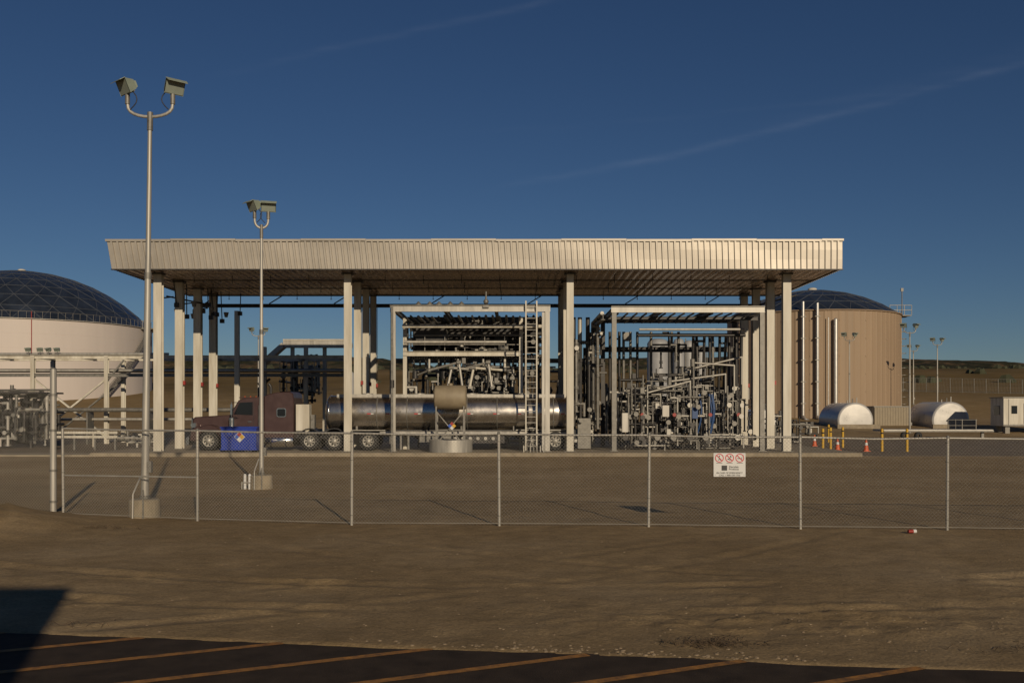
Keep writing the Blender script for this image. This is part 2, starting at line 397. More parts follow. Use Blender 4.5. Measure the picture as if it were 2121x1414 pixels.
def rack(name,xl,xr,yf_,yr,km='galv'):
    e=empty(name); b=MB(); zt_=7.8
    for x in(xl,xr):
        for y in(yf_,yr): 
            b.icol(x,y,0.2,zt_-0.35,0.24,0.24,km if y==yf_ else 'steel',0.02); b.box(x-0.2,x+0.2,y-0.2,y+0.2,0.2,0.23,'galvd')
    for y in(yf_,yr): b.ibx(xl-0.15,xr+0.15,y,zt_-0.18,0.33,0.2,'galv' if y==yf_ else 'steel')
    for x in np.linspace(xl,xr,4): b.iby(yf_+0.12,yr-0.12,x,zt_-0.18,0.26,0.16,'galvd')
    b.obj('frame',e); return e
e=rack('loading_rack',-6.18,1.84,51.75,58.3)
b=MB()
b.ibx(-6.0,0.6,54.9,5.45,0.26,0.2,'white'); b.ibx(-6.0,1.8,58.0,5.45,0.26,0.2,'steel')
for x in(-5.9,0.5): b.icol(x,54.9,0.2,7.4,0.2,0.2,'white',0.02)
for x in(-2.6,): b.icol(x,57.9,0.2,7.4,0.2,0.2,'galvd',0.02)
for x in np.arange(-5.8,1.7,0.14): b.box(x,x+0.04,55.05,57.85,5.32,5.36,'steel')
for y in np.arange(55.1,57.9,0.4): b.box(-5.9,1.7,y,y+0.03,5.30,5.315,'steel')
for z in(5.95,6.45): b.cyl((-5.9,54.8,z),(0.5,54.8,z),0.022,'galv',6)
for x in np.arange(-5.9,0.6,1.1): b.cyl((x,54.8,5.6),(x,54.8,6.45),0.02,'galv',6)
b.cyl((-5.9,53.6,6.85),(1.6,53.6,6.85),0.10,'white',12); b.cyl((-5.9,54.2,6.05),(-0.3,54.2,6.05),0.08,'galv',12)
b.cyl((-5.2,55.6,6.6),(1.7,55.6,6.6),0.13,'steel',12)
for z,y in((7.15,56),(6.9,56.5),(6.4,57),(6.2,56.2),(5.9,57.2)): b.cyl((-5.8,y,z),(1.7,y,z),0.1,'steel',10)
for x in np.arange(-5.7,1.7,0.36):
    k=R.choice(['galvd','steel','steel','galv']); b.path([(x,52.4+R.random()*0.6,7.3),(x,57.8,7.3),(x,57.8,R.uniform(3,6.3))],R.uniform(0.05,0.085),k,8)
for x in(-5.0,-4.4,-3.9,-3.3,-2.7): b.lathe([(0.02,0.2),(0.16,0.05),(0.17,0)],(x,53.2,7.95),'z','galvd',12); 
b.ball((-1.35,51.75,7.98),0.14,'galvd',10,6); b.cyl((-1.35,51.75,7.9),(-1.35,51.75,8.5),0.05,'galvd',8); b.box(-1.5,-1.2,51.6,51.85,7.65,7.8,'galvd')
for x,s_ in((-4.6,1),(-3.0,1),(-1.6,-1),(-0.4,-1)):
    y=55.3
    b.path([(x,y,5.2),(x,y,4.55),(x+1.7*s_,y-0.9,4.8+0.15*s_),(x+1.9*s_,y-1.1,3.6)],0.07,R.choice(['galv','white']),10)
    b.path([(x,y,4.55),(x-0.8*s_,y+0.2,4.25)],0.06,'galvd',8); b.cyl((x-0.8*s_,y+0.2,4.1),(x-0.8*s_,y+0.2,4.5),0.16,'steel',12)
    b.ball((x,y,4.55),0.14,'galvd',10,6); b.cyl((x+1.7*s_-.12,y-0.9,4.8+0.15*s_),(x+1.7*s_+.12,y-0.9,4.8+0.15*s_),0.13,'galvd',12)
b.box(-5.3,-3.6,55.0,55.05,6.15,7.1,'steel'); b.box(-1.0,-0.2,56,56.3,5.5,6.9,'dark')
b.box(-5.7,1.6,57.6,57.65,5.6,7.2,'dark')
b.obj('piping',e)
b=MB(); pipe_field(b,-5.9,1.5,55.4,57.8,0.3,5.2,40,24,3,MX+['steel'],0.035,0.09)
pipe_field(b,-5.9,1.5,55.6,57.5,5.4,7.4,20,26,2,MX+['steel','steel'],0.03,0.08)
pipe_field(b,-2.8,0.9,55.0,57,3.2,4.9,24,26,2,MX,0.025,0.06)
b.obj('pipe_fittings',e)
b=MB()
for x in(0.72,1.28): b.beam((x,51.55,0.25),(x,51.55,8.0),0.07,0.12,'white')
z=0.5
while z<7.9: b.cyl((0.72,51.55,z),(1.28,51.55,z),0.022,'galv',6); z+=0.3
for z in(1.5,3.5,5.5,7.4): b.box(0.68,0.72,51.6,51.9,z,z+0.06,'galvd'); b.box(1.28,1.32,51.6,51.9,z,z+0.06,'galvd')
b.icol(1.62,51.55,0.25,7.4,0.14,0.12,'galv',0.015)
for i in range(7): b.cyl((0.6+i*0.17,50.9+R.random()*0.2,0.2),(0.6+i*0.17,51.0,0.2+R.uniform(0.3,0.75)),0.035,R.choice(['galv','white','galvd']),8)
b.obj('ladder',e)
b=MB(); b.cyl((-6.2,51.4,0),(-6.2,51.4,7.75),0.07,'galvd',8); b.cyl((-6.2,51.4,3.5),(-6.2,51.4,3.9),0.12,'steel',8); b.obj('standpipe',e)

e=rack('loading_rack',5.35,13.1,52.2,58.6,'galvd')
b=MB()
b.ibx(4.6,13.3,53.9,7.3,0.2,0.14,'steel')
b.cyl((6.9,54.0,6.72),(12.6,54.0,6.72),0.07,'galv',10); b.cyl((6.9,54.6,6.45),(12.8,54.6,6.45),0.1,'steel',10)
b.ibx(5.4,13.1,58.5,5.9,0.3,0.2,'steel')
for x in np.arange(10.1,13.0,0.30): b.path([(x,55.2+R.random(),6.6),(x,55.2+R.random(),3.0)],0.08,R.choice(['steel','steel','steel','galvd','dark']),8)
for x in (5.7,6.0,6.25,6.5,6.9,7.3,8.1,9.3,9.7): b.path([(x,58.0,6.9),(x,58.0,0.4)],0.08,R.choice(['galvd','steel','steel']),8)
for x in np.arange(5.6,13.0,0.5): b.path([(x,52.6,7.45),(x,58.3,7.45)],0.05,R.choice(['galvd','steel','galv']),8)
for x0_,x1_,z0_,z1_ in((9.4,12.6,4.5,5.25),(8.6,11.6,3.9,4.3),(7.0,9.6,3.2,3.9),(9.8,12.0,4.9,4.75)):
    y=53.6+R.random()
    b.path([(x0_,y,z0_),(x1_,y,z1_),(x1_,y,z1_-1.5)],0.055,'galv',8); b.cyl((x0_-0.05,y,z0_-0.2),(x0_-0.05,y,z0_+0.2),0.13,'galvd',10)
    b.cyl((x0_,y,z0_),(x0_,y,0.3),0.06,'galvd',8)
b.path([(4.7,51.9,7.4),(4.7,58,7.4),(4.7,58,0.3)],0.1,'galv',10); b.iby(51.9,58.2,4.75,7.2,0.3,0.2,'galvd')
b.box(6.4,6.7,57.0,57.3,6.3,6.8,'galvd'); b.box(5.75,6.05,51.9,52.1,1.2,2.2,'galv')
b.obj('piping',e)
b=MB()
pipe_field(b,5.8,12.7,52.9,54.6,0.25,3.7,84,56,4,MX,0.022,0.055)
pipe_field(b,5.8,12.7,54.6,58.0,0.25,4.4,70,30,4,MX+['steel','steel'],0.03,0.09)
pipe_field(b,5.8,12.9,54.8,58.2,4.0,7.2,10,4,0,['steel','dark','galvd'],0.04,0.08,False)
for i in range(4):
    x=10+R.uniform(0,2.2); b.path([(x,53.3,3.2),(x+0.1,53.2,2.4),(x+0.05,53.2,1.8),(x-0.1,53.3,1.1)],0.05,'bluep',8)
b.box(9.6,9.9,53,53.3,1.9,2.5,'bluep'); b.box(8.0,8.35,52.9,53.2,2.0,2.6,'galv')
for x in np.arange(6.0,12.8,0.85): b.cyl((x,52.8,0.9),(x,52.65,0.9),0.16,R.choice(['galvd','steel','galv','steel']),12)
for x in (6.9,8.6,10.5,12.0): b.cyl((x,52.75,2.1),(x,52.68,2.1),0.1,'red',12)
b.obj('pipe_fittings',e)
b=MB()
pipe_field(b,3.4,5.1,54.5,58.0,0.3,7.0,26,10,2,MX+['steel'],0.05,0.11)
for x in(3.5,3.85,4.3): b.cyl((x,56.5,0.25),(x,56.5,7.6),0.12,'galv' if x==3.85 else 'steel',12)
b.box(3.6,4.3,54.4,54.8,0.25,1.9,'galvd')
b.obj('pipe_manifold')

# ------------------------------------------------------------ tanker truck
tr=empty('tanker_truck'); SY0,SY1=52.62,55.0; CY=(SY0+SY1)/2; G=0.2
def arc(cx,cz,r,a0,a1,n=8): return [(cx+r*math.cos(math.radians(a0+(a1-a0)*i/n)),cz+r*math.sin(math.radians(a0+(a1-a0)*i/n))) for i in range(n+1)]
b=MB()
hood=[(-17.05,1.0),(-17.12,1.3),(-17.08,1.88),(-16.95,1.98),(-16.2,2.03),(-14.95,2.1),(-14.95,1.0)]
b.prism(hood,CY-0.62,CY+0.62,'maroon',0.10)
for y0,y1 in((SY0+0.02,CY-0.6),(CY+0.6,SY1-0.02)):
    prof=[(-17.05,0.75),(-17.0,1.25),(-16.7,1.5)]+[p for p in arc(-16.05,0.8,0.78,125,20,8)]+[(-15.2,0.95),(-15.0,0.72),(-15.25,0.72)]+[p for p in arc(-16.05,0.73,0.62,10,170,10)]+[(-16.72,0.7)]
    b.prism(prof,y0,y1,'maroon',0.05)
cab=[(-14.95,0.85),(-14.95,2.08),(-14.52,2.86),(-14.25,2.98),(-13.15,3.08),(-13.15,0.85)]
b.prism(cab,CY-1.02,CY+1.02,'maroon',0.06)
slp=[(-13.12,0.85),(-13.12,3.08),(-12.9,3.2),(-12.4,3.3),(-11.75,3.32),(-11.6,3.22),(-11.55,3.0),(-11.55,0.85)]
b.prism(slp,CY-1.15,CY+1.15,'maroon',0.06)
b.box(-14.5,-13.4,CY-0.9,CY+0.9,2.98,3.04,'maroon')
b.obj('cab_body',tr)
b=MB()
b.add([(-14.965,CY-0.9,2.14),(-14.965,CY+0.9,2.14),(-14.56,CY+0.85,2.84),(-14.56,CY-0.85,2.84)],[(0,1,2,3)],'glass')
b.prism([(-14.75,2.12),(-14.45,2.74),(-13.75,2.78),(-13.75,2.08)],CY-1.03,CY-1.0,'glass')
b.prism([(-12.45,2.05),(-12.45,2.38),(-12.38,2.45),(-12.02,2.45),(-11.95,2.38),(-11.95,2.05),(-12.02,1.98),(-12.38,1.98)],CY-1.165,CY-1.14,'chrome')
b.prism([(-12.41,2.07),(-12.41,2.36),(-12.35,2.41),(-12.05,2.41),(-11.99,2.36),(-11.99,2.07),(-12.05,2.02),(-12.35,2.02)],CY-1.17,CY-1.15,'glass')
b.box(-13.72,-13.70,CY-1.025,CY-1.0,0.95,2.8,'dark')
b.box(-14.0,-13.8,CY-1.06,CY-1.02,1.72,1.76,'chrome')
b.obj('windows',tr)
b=MB()
b.prism([(-17.25,0.5),(-17.3,0.7),(-17.22,0.95),(-17.08,0.95),(-17.08,0.5)],SY0+0.05,SY1-0.05,'chrome',0.03)
b.box(-17.16,-17.1,CY-0.5,CY+0.5,1.05,1.85,'chrome')
for i in range(10): b.box(-17.18,-17.155,CY-0.46+i*0.1,CY-0.42+i*0.1,1.1,1.8,'dark')
b.box(-16.98,-16.75,SY0+0.1,SY0+0.35,1.42,1.66,'chrome'); b.ball((-16.98,SY0+0.22,1.54),0.09,'lens',8,5)
b.path([(-14.5,CY-1.02,2.75),(-14.75,SY0-0.25,2.75),(-14.75,SY0-0.25,2.0),(-14.5,CY-1.02,1.95)],0.02,'chrome',6); b.box(-14.8,-14.7,SY0-0.32,SY0-0.14,2.1,2.65,'chrome')
for y in(SY0+0.06,SY1-0.06):
    b.cyl((-13.3,y,1.3),(-13.3,y,2.6),0.13,'galvd',14); b.cyl((-13.3,y,2.6),(-13.3,y,3.65),0.075,'steel',12); b.cyl((-13.3,y,3.62),(-13.42,y,3.8),0.075,'steel',12)
b.cyl((-14.85,SY0+0.15,1.35),(-14.85,SY0+0.15,1.95),0.16,'chrome',14)
for y in(SY0+0.32,SY1-0.32):
    b.lathe([(0,0),(0.28,0.02),(0.33,0.06),(0.33,1.5),(0.28,1.54),(0,1.56)],(-13.1,y,0.72),'x','chrome',20)
    for x in(-12.8,-12.0): b.lathe([(0.34,0),(0.34,0.06)],(x,y,0.72),'x','dark',20)
b.box(-14.6,-13.2,SY0+0.05,SY0+0.35,0.5,0.56,'chrome'); b.box(-14.5,-13.3,SY0+0.12,SY0+0.4,0.78,0.83,'chrome')
b.box(-14.55,-13.2,SY0+0.42,SY0+0.5,0.55,0.9,'dark')
b.box(-11.45,-10.75,SY0+0.15,SY0+0.75,1.25,2.65,'white'); b.box(-11.42,-10.78,SY0+0.135,SY0+0.15,1.3,2.6,'white'); b.box(-10.7,-10.5,SY0+0.3,SY0+0.7,1.25,2.1,'galvd')
for x in(-14.3,-14.0,-13.7): b.ball((x,CY-0.5,3.06),0.04,'orange',6,4)
b.obj('fittings',tr)
b=MB()
b.box(-16.9,-8.9,CY-0.45,CY-0.33,0.82,1.05,'dark'); b.box(-16.9,-8.9,CY+0.33,CY+0.45,0.82,1.05,'dark')
b.box(-16.3,-15.2,CY-0.5,CY+0.5,0.6,1.0,'dark'); b.box(-10.9,-9.2,CY-0.5,CY+0.5,1.05,1.2,'dark')
for x in(-10.7,-9.4): b.prism(arc(x,0.74,0.62,150,30,6)+arc(x,0.74,0.66,30,150,6),SY0,SY0+0.6,'dark')
b.box(-8.75,-8.72,SY0,SY0+0.6,0.35,1.1,'black')
b.obj('chassis',tr)
def wheel(b,x,y,r=0.53,w=0.28,rim='galv'):
    z=G+r
    pr=[(r*0.58,0),(r*0.9,0.0),(r*0.98,0.03),(r,0.07),(r,w-0.07),(r*0.98,w-0.03),(r*0.9,w),(r*0.58,w)]
    b.lathe(pr,(x,y,z),'y','black',28)
    b.lathe([(r*0.60,0.02),(r*0.56,0.0),(r*0.52,0.06),(r*0.3,0.12),(r*0.28,0.03),(r*0.14,0.0),(0,-0.02)],(x,y,z),'y',rim,24)
    b.lathe([(r*0.6,w-0.02),(r*0.4,w-0.1),(0,w-0.1)],(x,y,z),'y','galvd',24)
    for i in range(8):
        t=i*math.pi/4+0.2; cx=x+math.cos(t)*r*0.42; cz=z+math.sin(t)*r*0.42
        b.cyl((cx,y+0.04,cz),(cx,y+0.09,cz),r*0.09,'black',8)
    for i in range(10):
        t=i*math.pi/5; cx=x+math.cos(t)*r*0.33; cz=z+math.sin(t)*r*0.33
        b.cyl((cx,y+0.02,cz),(cx,y+0.08,cz),0.018,'chrome',6)
b=MB()
wheel(b,-16.05,SY0+0.02); wheel(b,-16.05,SY1-0.30)
for x in(-10.7,-9.4,-7.6,1.0,2.3):
    wheel(b,x,SY0,0.51); wheel(b,x,SY0+0.32,0.51); wheel(b,x,SY1-0.62,0.51); wheel(b,x,SY1-0.3,0.51)
    b.cyl((x,SY0+0.3,G+0.51),(x,SY1-0.3,G+0.51),0.08,'dark',8)
b.obj('wheels',tr)
b=MB()
TR=0.93; TZ=2.2; tx0,tx1=-10.05,3.45; L_=tx1-tx0
pr=[]
for i in range(7):
    a=math.pi/2*i/6; pr.append((TR*math.sin(a),0.3*(1-math.cos(a))))
for i in range(1,14): pr.append((TR,0.3+(L_-0.6)*i/14))
for i in range(7):
    a=math.pi/2*i/6; pr.append((TR*math.cos(a),L_-0.3+0.3*math.sin(a)))
b.lathe(pr,(tx0,CY,TZ),'x','tankalu',48); b.obj('tank_shell',tr)
b=MB()
for x in(-9.75,-8.6,-7.2,-5.6,-4.0,-2.4,-0.8,0.8,2.2,3.15): b.lathe([(TR-0.005,-0.025),(TR+0.02,-0.025),(TR+0.02,0.025),(TR-0.005,0.025)],(x,CY,TZ),'x','galvd' if x>-9 else 'chrome',48)
for x in(-8.9,-7.6,-6.6,-5.1,-3.9,-2.3,-0.9,0.4,1.6,2.7):
    b.box(x-0.1,x+0.1,CY-TR-0.015,CY-TR+0.03,2.13,2.18,'signr'); b.box(x+0.1,x+0.24,CY-TR-0.015,CY-TR+0.03,2.13,2.18,'signw')
b.box(-9.4,2.9,CY-0.4,CY-0.36,TZ+TR-0.1,TZ+TR+0.07,'galv'); b.box(-9.4,2.9,CY+0.36,CY+0.4,TZ+TR-0.1,TZ+TR+0.07,'galv')
for x in(-7.8,-5,-2.2,0.6): b.cyl((x,CY,TZ+TR-0.05),(x,CY,TZ+TR+0.12),0.3,'galv',16)
b.box(-10.0,-8.0,CY-0.5,CY+0.5,1.15,1.32,'dark'); b.box(-8.0,3.3,CY-0.5,CY-0.38,0.95,1.3,'steel'); b.box(-8.0,3.3,CY+0.38,CY+0.5,0.95,1.3,'steel')
b.cyl((-7.0,SY0+0.16,1.13),(2.9,SY0+0.16,1.13),0.11,'galv',12); b.box(-8.5,-6.7,SY0,SY0+0.6,1.26,1.3,'galv')
b.box(-4.9,-3.1,SY0+0.12,SY0+0.7,0.65,0.98,'galvd'); b.box(-2.6,-0.4,SY0+0.1,SY0+0.6,0.6,0.98,'steel')
b.box(0.2,3.1,SY0,SY0+0.6,1.28,1.32,'galv'); b.box(3.3,3.45,SY0+0.1,SY1-0.1,0.65,0.8,'galv'); b.box(3.3,3.4,CY-0.5,CY+0.5,0.8,1.3,'dark')
for x in(-5.9,-5.5): b.beam((x,SY0+0.3,0.25),(x,SY0+0.3,1.1),0.1,0.1,'galvd')
for x in(-8.3,-6.3,-2.7,0.1): b.box(x-0.05,x+0.05,CY-0.6,CY+0.6,1.25,1.6,'galvd')
for i in range(6): b.cyl((-3+i*0.4,SY0+0.1,0.85),(-3+i*0.4,SY0-0.03,0.85),0.09,'galv',10)
b.box(0.7,1.25,CY-TR-0.06,CY-TR+0.2,1.4,1.43,'galv')
b.obj('tank_fittings',tr)

# ------------------------------------------------------------ objects in front of the truck
e=empty('waste_container')
b=MB(); b.box(-14.9,-13.1,51.0,52.2,0.3,1.42,'blue'); b.box(-14.95,-13.05,50.96,52.24,1.42,1.5,'blue')
for x in np.arange(-14.7,-13.1,0.4): b.box(x,x+0.06,50.96,51.0,0.37,1.40,'blue')
b.box(-14.6,-14.3,51.1,52.1,0.2,0.3,'dark'); b.box(-13.7,-13.4,51.1,52.1,0.2,0.3,'dark'); b.box(-14.95,-13.05,50.98,51.0,0.3,0.36,'blue'); b.obj('body',e)
b=MB(); cx,cz,y=-13.95,0.98,50.93; q=0.13
for dx,dz,k in((0,q,'red'),(-q,0,'signb'),(q,0,'yellow'),(0,-q,'signw')):
    b.prism([(cx+dx-q*.95,cz+dz),(cx+dx,cz+dz+q*.95),(cx+dx+q*.95,cz+dz),(cx+dx,cz+dz-q*.95)],y-0.005,y+0.018,k)
b.prism([(cx-2.2*q,cz),(cx,cz+2.2*q),(cx+2.2*q,cz),(cx,cz-2.2*q)],y+0.02,y+0.03,'signw'); b.obj('hazard_placard',e)

e=empty('chemical_tank')
b=MB(); b.lathe([(0,0),(0.5,0.0),(0.6,0.05),(0.62,0.1),(0.62,1.55),(0.6,1.6),(0.5,1.65),(0,1.65)],(-3.98,51.0,3.0),'x','beige',32)
b.cyl((-3.15,51.0,3.6),(-3.15,51.0,3.72),0.12,'beige',12); b.obj('shell',e)
b=MB()
for x in(-3.85,-2.45):
    for y in(50.55,51.45): b.beam((x,y,0.2),(x,y,2.55),0.07,0.07,'galvd')
    b.beam((x,50.55,2.5),(x,51.45,2.5),0.08,0.08,'galvd')
b.beam((-3.85,50.55,0.6),(-2.45,50.55,2.3),0.05,0.05,'galvd'); b.beam((-2.45,50.55,0.6),(-3.85,50.55,2.3),0.05,0.05,'galvd'); b.beam((-3.85,50.55,1.35),(-2.45,50.55,1.35),0.05,0.05,'galvd')
b.obj('stand',e)
b=MB(); cx,cz,y,q=-3.05,1.55,50.48,0.11
for dx,dz,k in((0,q,'red'),(-q,0,'signb'),(q,0,'yellow'),(0,-q,'signw')):
    b.prism([(cx+dx-q*.95,cz+dz),(cx+dx,cz+dz+q*.95),(cx+dx+q*.95,cz+dz),(cx+dx,cz+dz-q*.95)],y,y+0.015,k)
b.obj('hazard_placard',e)
b=MB(); pr=[]
for i in range(25): pr.append((1.1+(0.03 if i%2 else 0),0.2+0.64*i/24))
pr+= [(1.04,0.84),(1.04,0.3),(0,0.3)]
b.lathe(pr,(-3.15,51.2,0.0),'z','galv',48); b.obj('steel_containment_ring')

# ------------------------------------------------------------ floodlight poles
def head(b,c,yaw,tilt,s=1.0):
    cy,sy=math.cos(yaw),math.sin(yaw); ct,st=math.cos(tilt),math.sin(tilt)
    def T(p):
        x,y,z=p[0]*s,p[1]*s,p[2]*s
        y,z=y*ct-z*st,y*st+z*ct
        x,y=x*cy-y*sy,x*sy+y*cy
        return (c[0]+x,c[1]+y,c[2]+z)
    fr=[(-.27,-.14,-.2),(.27,-.14,-.2),(.27,-.14,.2),(-.27,-.14,.2)]; bk=[(-.17,.14,-.12),(.17,.14,-.12),(.17,.14,.12),(-.17,.14,.12)]
    b.add([T(p) for p in fr+bk],[(4,5,6,7),(0,1,5,4),(1,2,6,5),(2,3,7,6),(3,0,4,7)],'head')
    b.add([T(p) for p in [(-.25,-.142,-.18),(.25,-.142,-.18),(.25,-.142,.18),(-.25,-.142,.18)]],[(0,1,2,3)],'lens')
    b.add([T(p) for p in [(-.29,-.14,.2),(.29,-.14,.2),(.27,-.3,.17),(-.27,-.3,.17),(-.29,-.14,.215),(.29,-.14,.215),(.27,-.3,.185),(-.27,-.3,.185)]],[(0,1,2,3),(4,5,6,7),(0,1,5,4),(2,3,7,6),(1,2,6,5),(3,0,4,7)],'head')
    for i in range(5): 
        x=-.12+.06*i; b.add([T(p) for p in [(x,.14,-.1),(x,.22,-.08),(x,.22,.08),(x,.14,.1)]],[(0,1,2,3)],'head')
    b.cyl(T((-.2,0.02,-0.16)),T((.2,0.02,-0.16)),0.03*s,'galvd',6)
def lamp_pole(x,y,z0,zt,yoke=0.5,yaw=0,lean=0,s=1.0,r=0.085,base=True,heads=(0.5,-0.5),hs=0.82):
    e=empty('floodlight_pole'); b=MB()
    zm=z0+(zt-z0)*0.62
    at=lambda z:(x+lean*(z-z0)/(zt-z0),y,z)
    b.cyl(at(z0+0.3),at(zm),r,'galv',14,r*0.8); b.cyl(at(zm-0.06),at(zm+0.08),r*0.9,'galvd',14); b.cyl(at(zm+0.08),at(zt),r*0.7,'galv',14,r*0.55)
    b.cyl(at(zt-0.05),at(zt+0.35),r*0.75,'galvd',12)
    b.cyl(at(z0+0.3),at(z0+0.5),r*1.3,'galvd',14); b.box(x-.18,x+.18,y-.18,y+.18,z0+0.36,z0+0.39,'galvd')
    b.box(x+r*0.8,x+r+0.08,y-0.06,y+0.06,z0+1.0,z0+1.25,'galvd')
    b.obj('pole',e)
    b=MB(); top=at(zt+0.25); dx,dy=math.cos(yaw),math.sin(yaw); pts=[]
    for i in range(13):
        t=math.pi*i/12; pts.append((top[0]-dx*yoke*math.cos(t),top[1]-dy*yoke*math.cos(t),top[2]+0.30*s-0.30*s*math.sin(t)**0.7))
    pts=[(pts[0][0],pts[0][1],pts[0][2]+0.18*s)]+pts+[(pts[-1][0],pts[-1][1],pts[-1][2]+0.18*s)]
    b.path(pts,0.035*s if s<1 else 0.036,'galv',8)
    for sg,pt,h in((-1,pts[0],heads[0]),(1,pts[-1],heads[1])):
        b.cyl((pt[0],pt[1],pt[2]-0.2*s),(pt[0],pt[1],pt[2]+0.08*s),0.055*s,'galvd',8)
        head(b,(pt[0],pt[1],pt[2]+0.2*s),h,math.radians(24),s*hs)
        q=[(pt[0]-sg*0.05*s,pt[1]-0.05,pt[2]+0.15*s)]
        for i in range(7):
            t=i/6; q.append((pt[0]-sg*(0.08+0.15*math.sin(t*math.pi))*s,pt[1]-0.05,pt[2]+(0.12-0.45*t)*s))
        b.path(q,0.012*s,'dark',5)
    b.obj('floodlights',e)
    if base:
        b=MB(); b.lathe([(0,0.42),(0.30,0.42),(0.33,0.39),(0.34,-0.1)],(x,y,z0),'z','conc',24,False); 
        b.path([(x-0.12,y-0.38,z0),(x-0.12,y-0.36,z0+0.55),(x-0.06,y-0.1,z0+0.9)],0.02,'galv',6); b.path([(x+0.1,y-0.37,z0),(x+0.1,y-0.36,z0+0.65)],0.018,'galvd',6); b.obj('footing',e)
lamp_pole(-8.12,22.0,0,8.6,0.5,0,0.12,1.0,0.085,heads=(-0.75,0.75))
lamp_pole(-7.55,30.0,0,7.6,0.2,math.radians(15),0,1.0,0.07,heads=(-0.8,0.3))
for x,y,zt in((33.8,84.6,8.6),(33.9,100,9.0),(47,110,9.2),(50.4,125,9.4),(-24.2,95,9.1)):
    lamp_pole(x,y,gz(x,y),zt,0.6,0.3,0,1.0,0.09,base=False,heads=(-0.6,0.7),hs=1.0)
e=empty('utility_stub')
b=MB()
for x in(-8.02,-7.88): b.cyl((x,29.9,0),(x,29.9,0.42),0.045,'signw',10); b.ball((x,29.9,0.42),0.045,'signw',10,6)
b.path([(-8.1,29.85,0),(-8.1,29.85,0.2),(-7.8,29.85,0.2),(-7.8,29.85,0)],0.02,'galv',6); b.obj('vent_pipes',e)

# ------------------------------------------------------------ perimeter fence
def mesh_panel(b,A,B,z0a,z0b,h,sp=0.072,r=0.0021):
    A=Vector(A);B=Vector(B);L_=(B-A).length;d=(B-A)/L_; nrm=Vector((-d.y,d.x))
    def wire(u0,w0,u1,w1,off):
        if u1<u0: u0,w0,u1,w1=u1,w1,u0,w0
        if u1<=0 or u0>=L_: return
        if u0<0: w0+= (w1-w0)*(0-u0)/(u1-u0); u0=0
        if u1>L_: w1-= (w1-w0)*(u1-L_)/(u1-u0); u1=L_
        P=[]
        for u,w in((u0,w0),(u1,w1)):
            p=A+d*u+nrm*off; zb_=z0a+(z0b-z0a)*u/L_; P.append((p.x,p.y,zb_+w))
        b.cyl(P[0],P[1],r,'wire',3,caps=False,smooth=False)
    c=-h
    while c<L_+h:
        wire(c,0,c+h,h,0.003); wire(c,0,c-h,h,-0.003); c+=sp
fe=empty('chain_link_fence')
posts=[(-10.05,22.3,1.95),(-6.70,21.2,1.92),(-3.31,20.55,1.9),(-0.26,20.4,1.88),(2.77,20.2,1.86),(5.78,19.95,1.84),(8.61,19.7,1.82),(11.6,19.45,1.82),(14.6,19.2,1.82),(17.6,18.95,1.82)]
b=MB(); c=MB()
for i,(x,y,h) in enumerate(posts):
    z=gz(x,y) if i else 0.02
    lx=R.uniform(-0.02,0.02); b.cyl((x,y,z-0.1),(x+lx,y,z+h),0.030,'galv',12); b.cyl((x+lx,y,z+h),(x+lx,y,z+h+0.05),0.042,'galvd',12,0.02)
    for q in range(5): b.cyl((x,y,z+0.2+q*0.38),(x,y,z+0.215+q*0.38),0.036,'galvd',10)
    if i<len(posts)-1:
        x2,y2,h2=posts[i+1]; z2=gz(x2,y2)
        xm,ymid,zm=(x+x2)/2,(y+y2)/2,(z+h+z2+h2)/2-R.uniform(0.01,0.03)
        b.cyl((x,y,z+h),(xm,ymid,zm),0.02,'galv',8); b.cyl((xm,ymid,zm),(x2,y2,z2+h2),0.02,'galv',8)
        mesh_panel(c,(x,y-0.04),(x2,y2-0.04),z+0.03,z2+0.03,h-0.03)
        b.cyl((x,y-0.04,z+0.06),(x2,y2-0.04,z2+0.06),0.004,'wire',4)
x,y,h=posts[0]; x2,y2,h2=posts[1]; b.cyl((x,y,0.92),(x2,y2,0.95),0.018,'galv',8)
b.cyl((-10.32,22.4,-0.1),(-10.32,22.4,3.3),0.07,'galv',16); b.ball((-10.32,22.4,3.3),0.073,'galvd',12,6,0.5)
for z in(0.3,1.0,1.9,2.7): b.cyl((-10.32,22.4,z),(-10.32,22.4,z+0.05),0.085,'galvd',14)
gp=[(-10.32,22.4),(-13.6,23.2),(-17,24.0),(-21,25)]
for (xa,ya),(xb,yb_) in zip(gp[:-1],gp[1:]):
    b.cyl((xa,ya,2.83),(xb,yb_,2.83),0.024,'galvd',8); b.cyl((xb,yb_,-0.1),(xb,yb_,2.85),0.035,'galv',10)
    mesh_panel(c,(xa,ya-0.05),(xb,yb_-0.05),0.06,0.06,2.76)
b.obj('posts_and_rails',fe); c.obj('wire_mesh',fe)

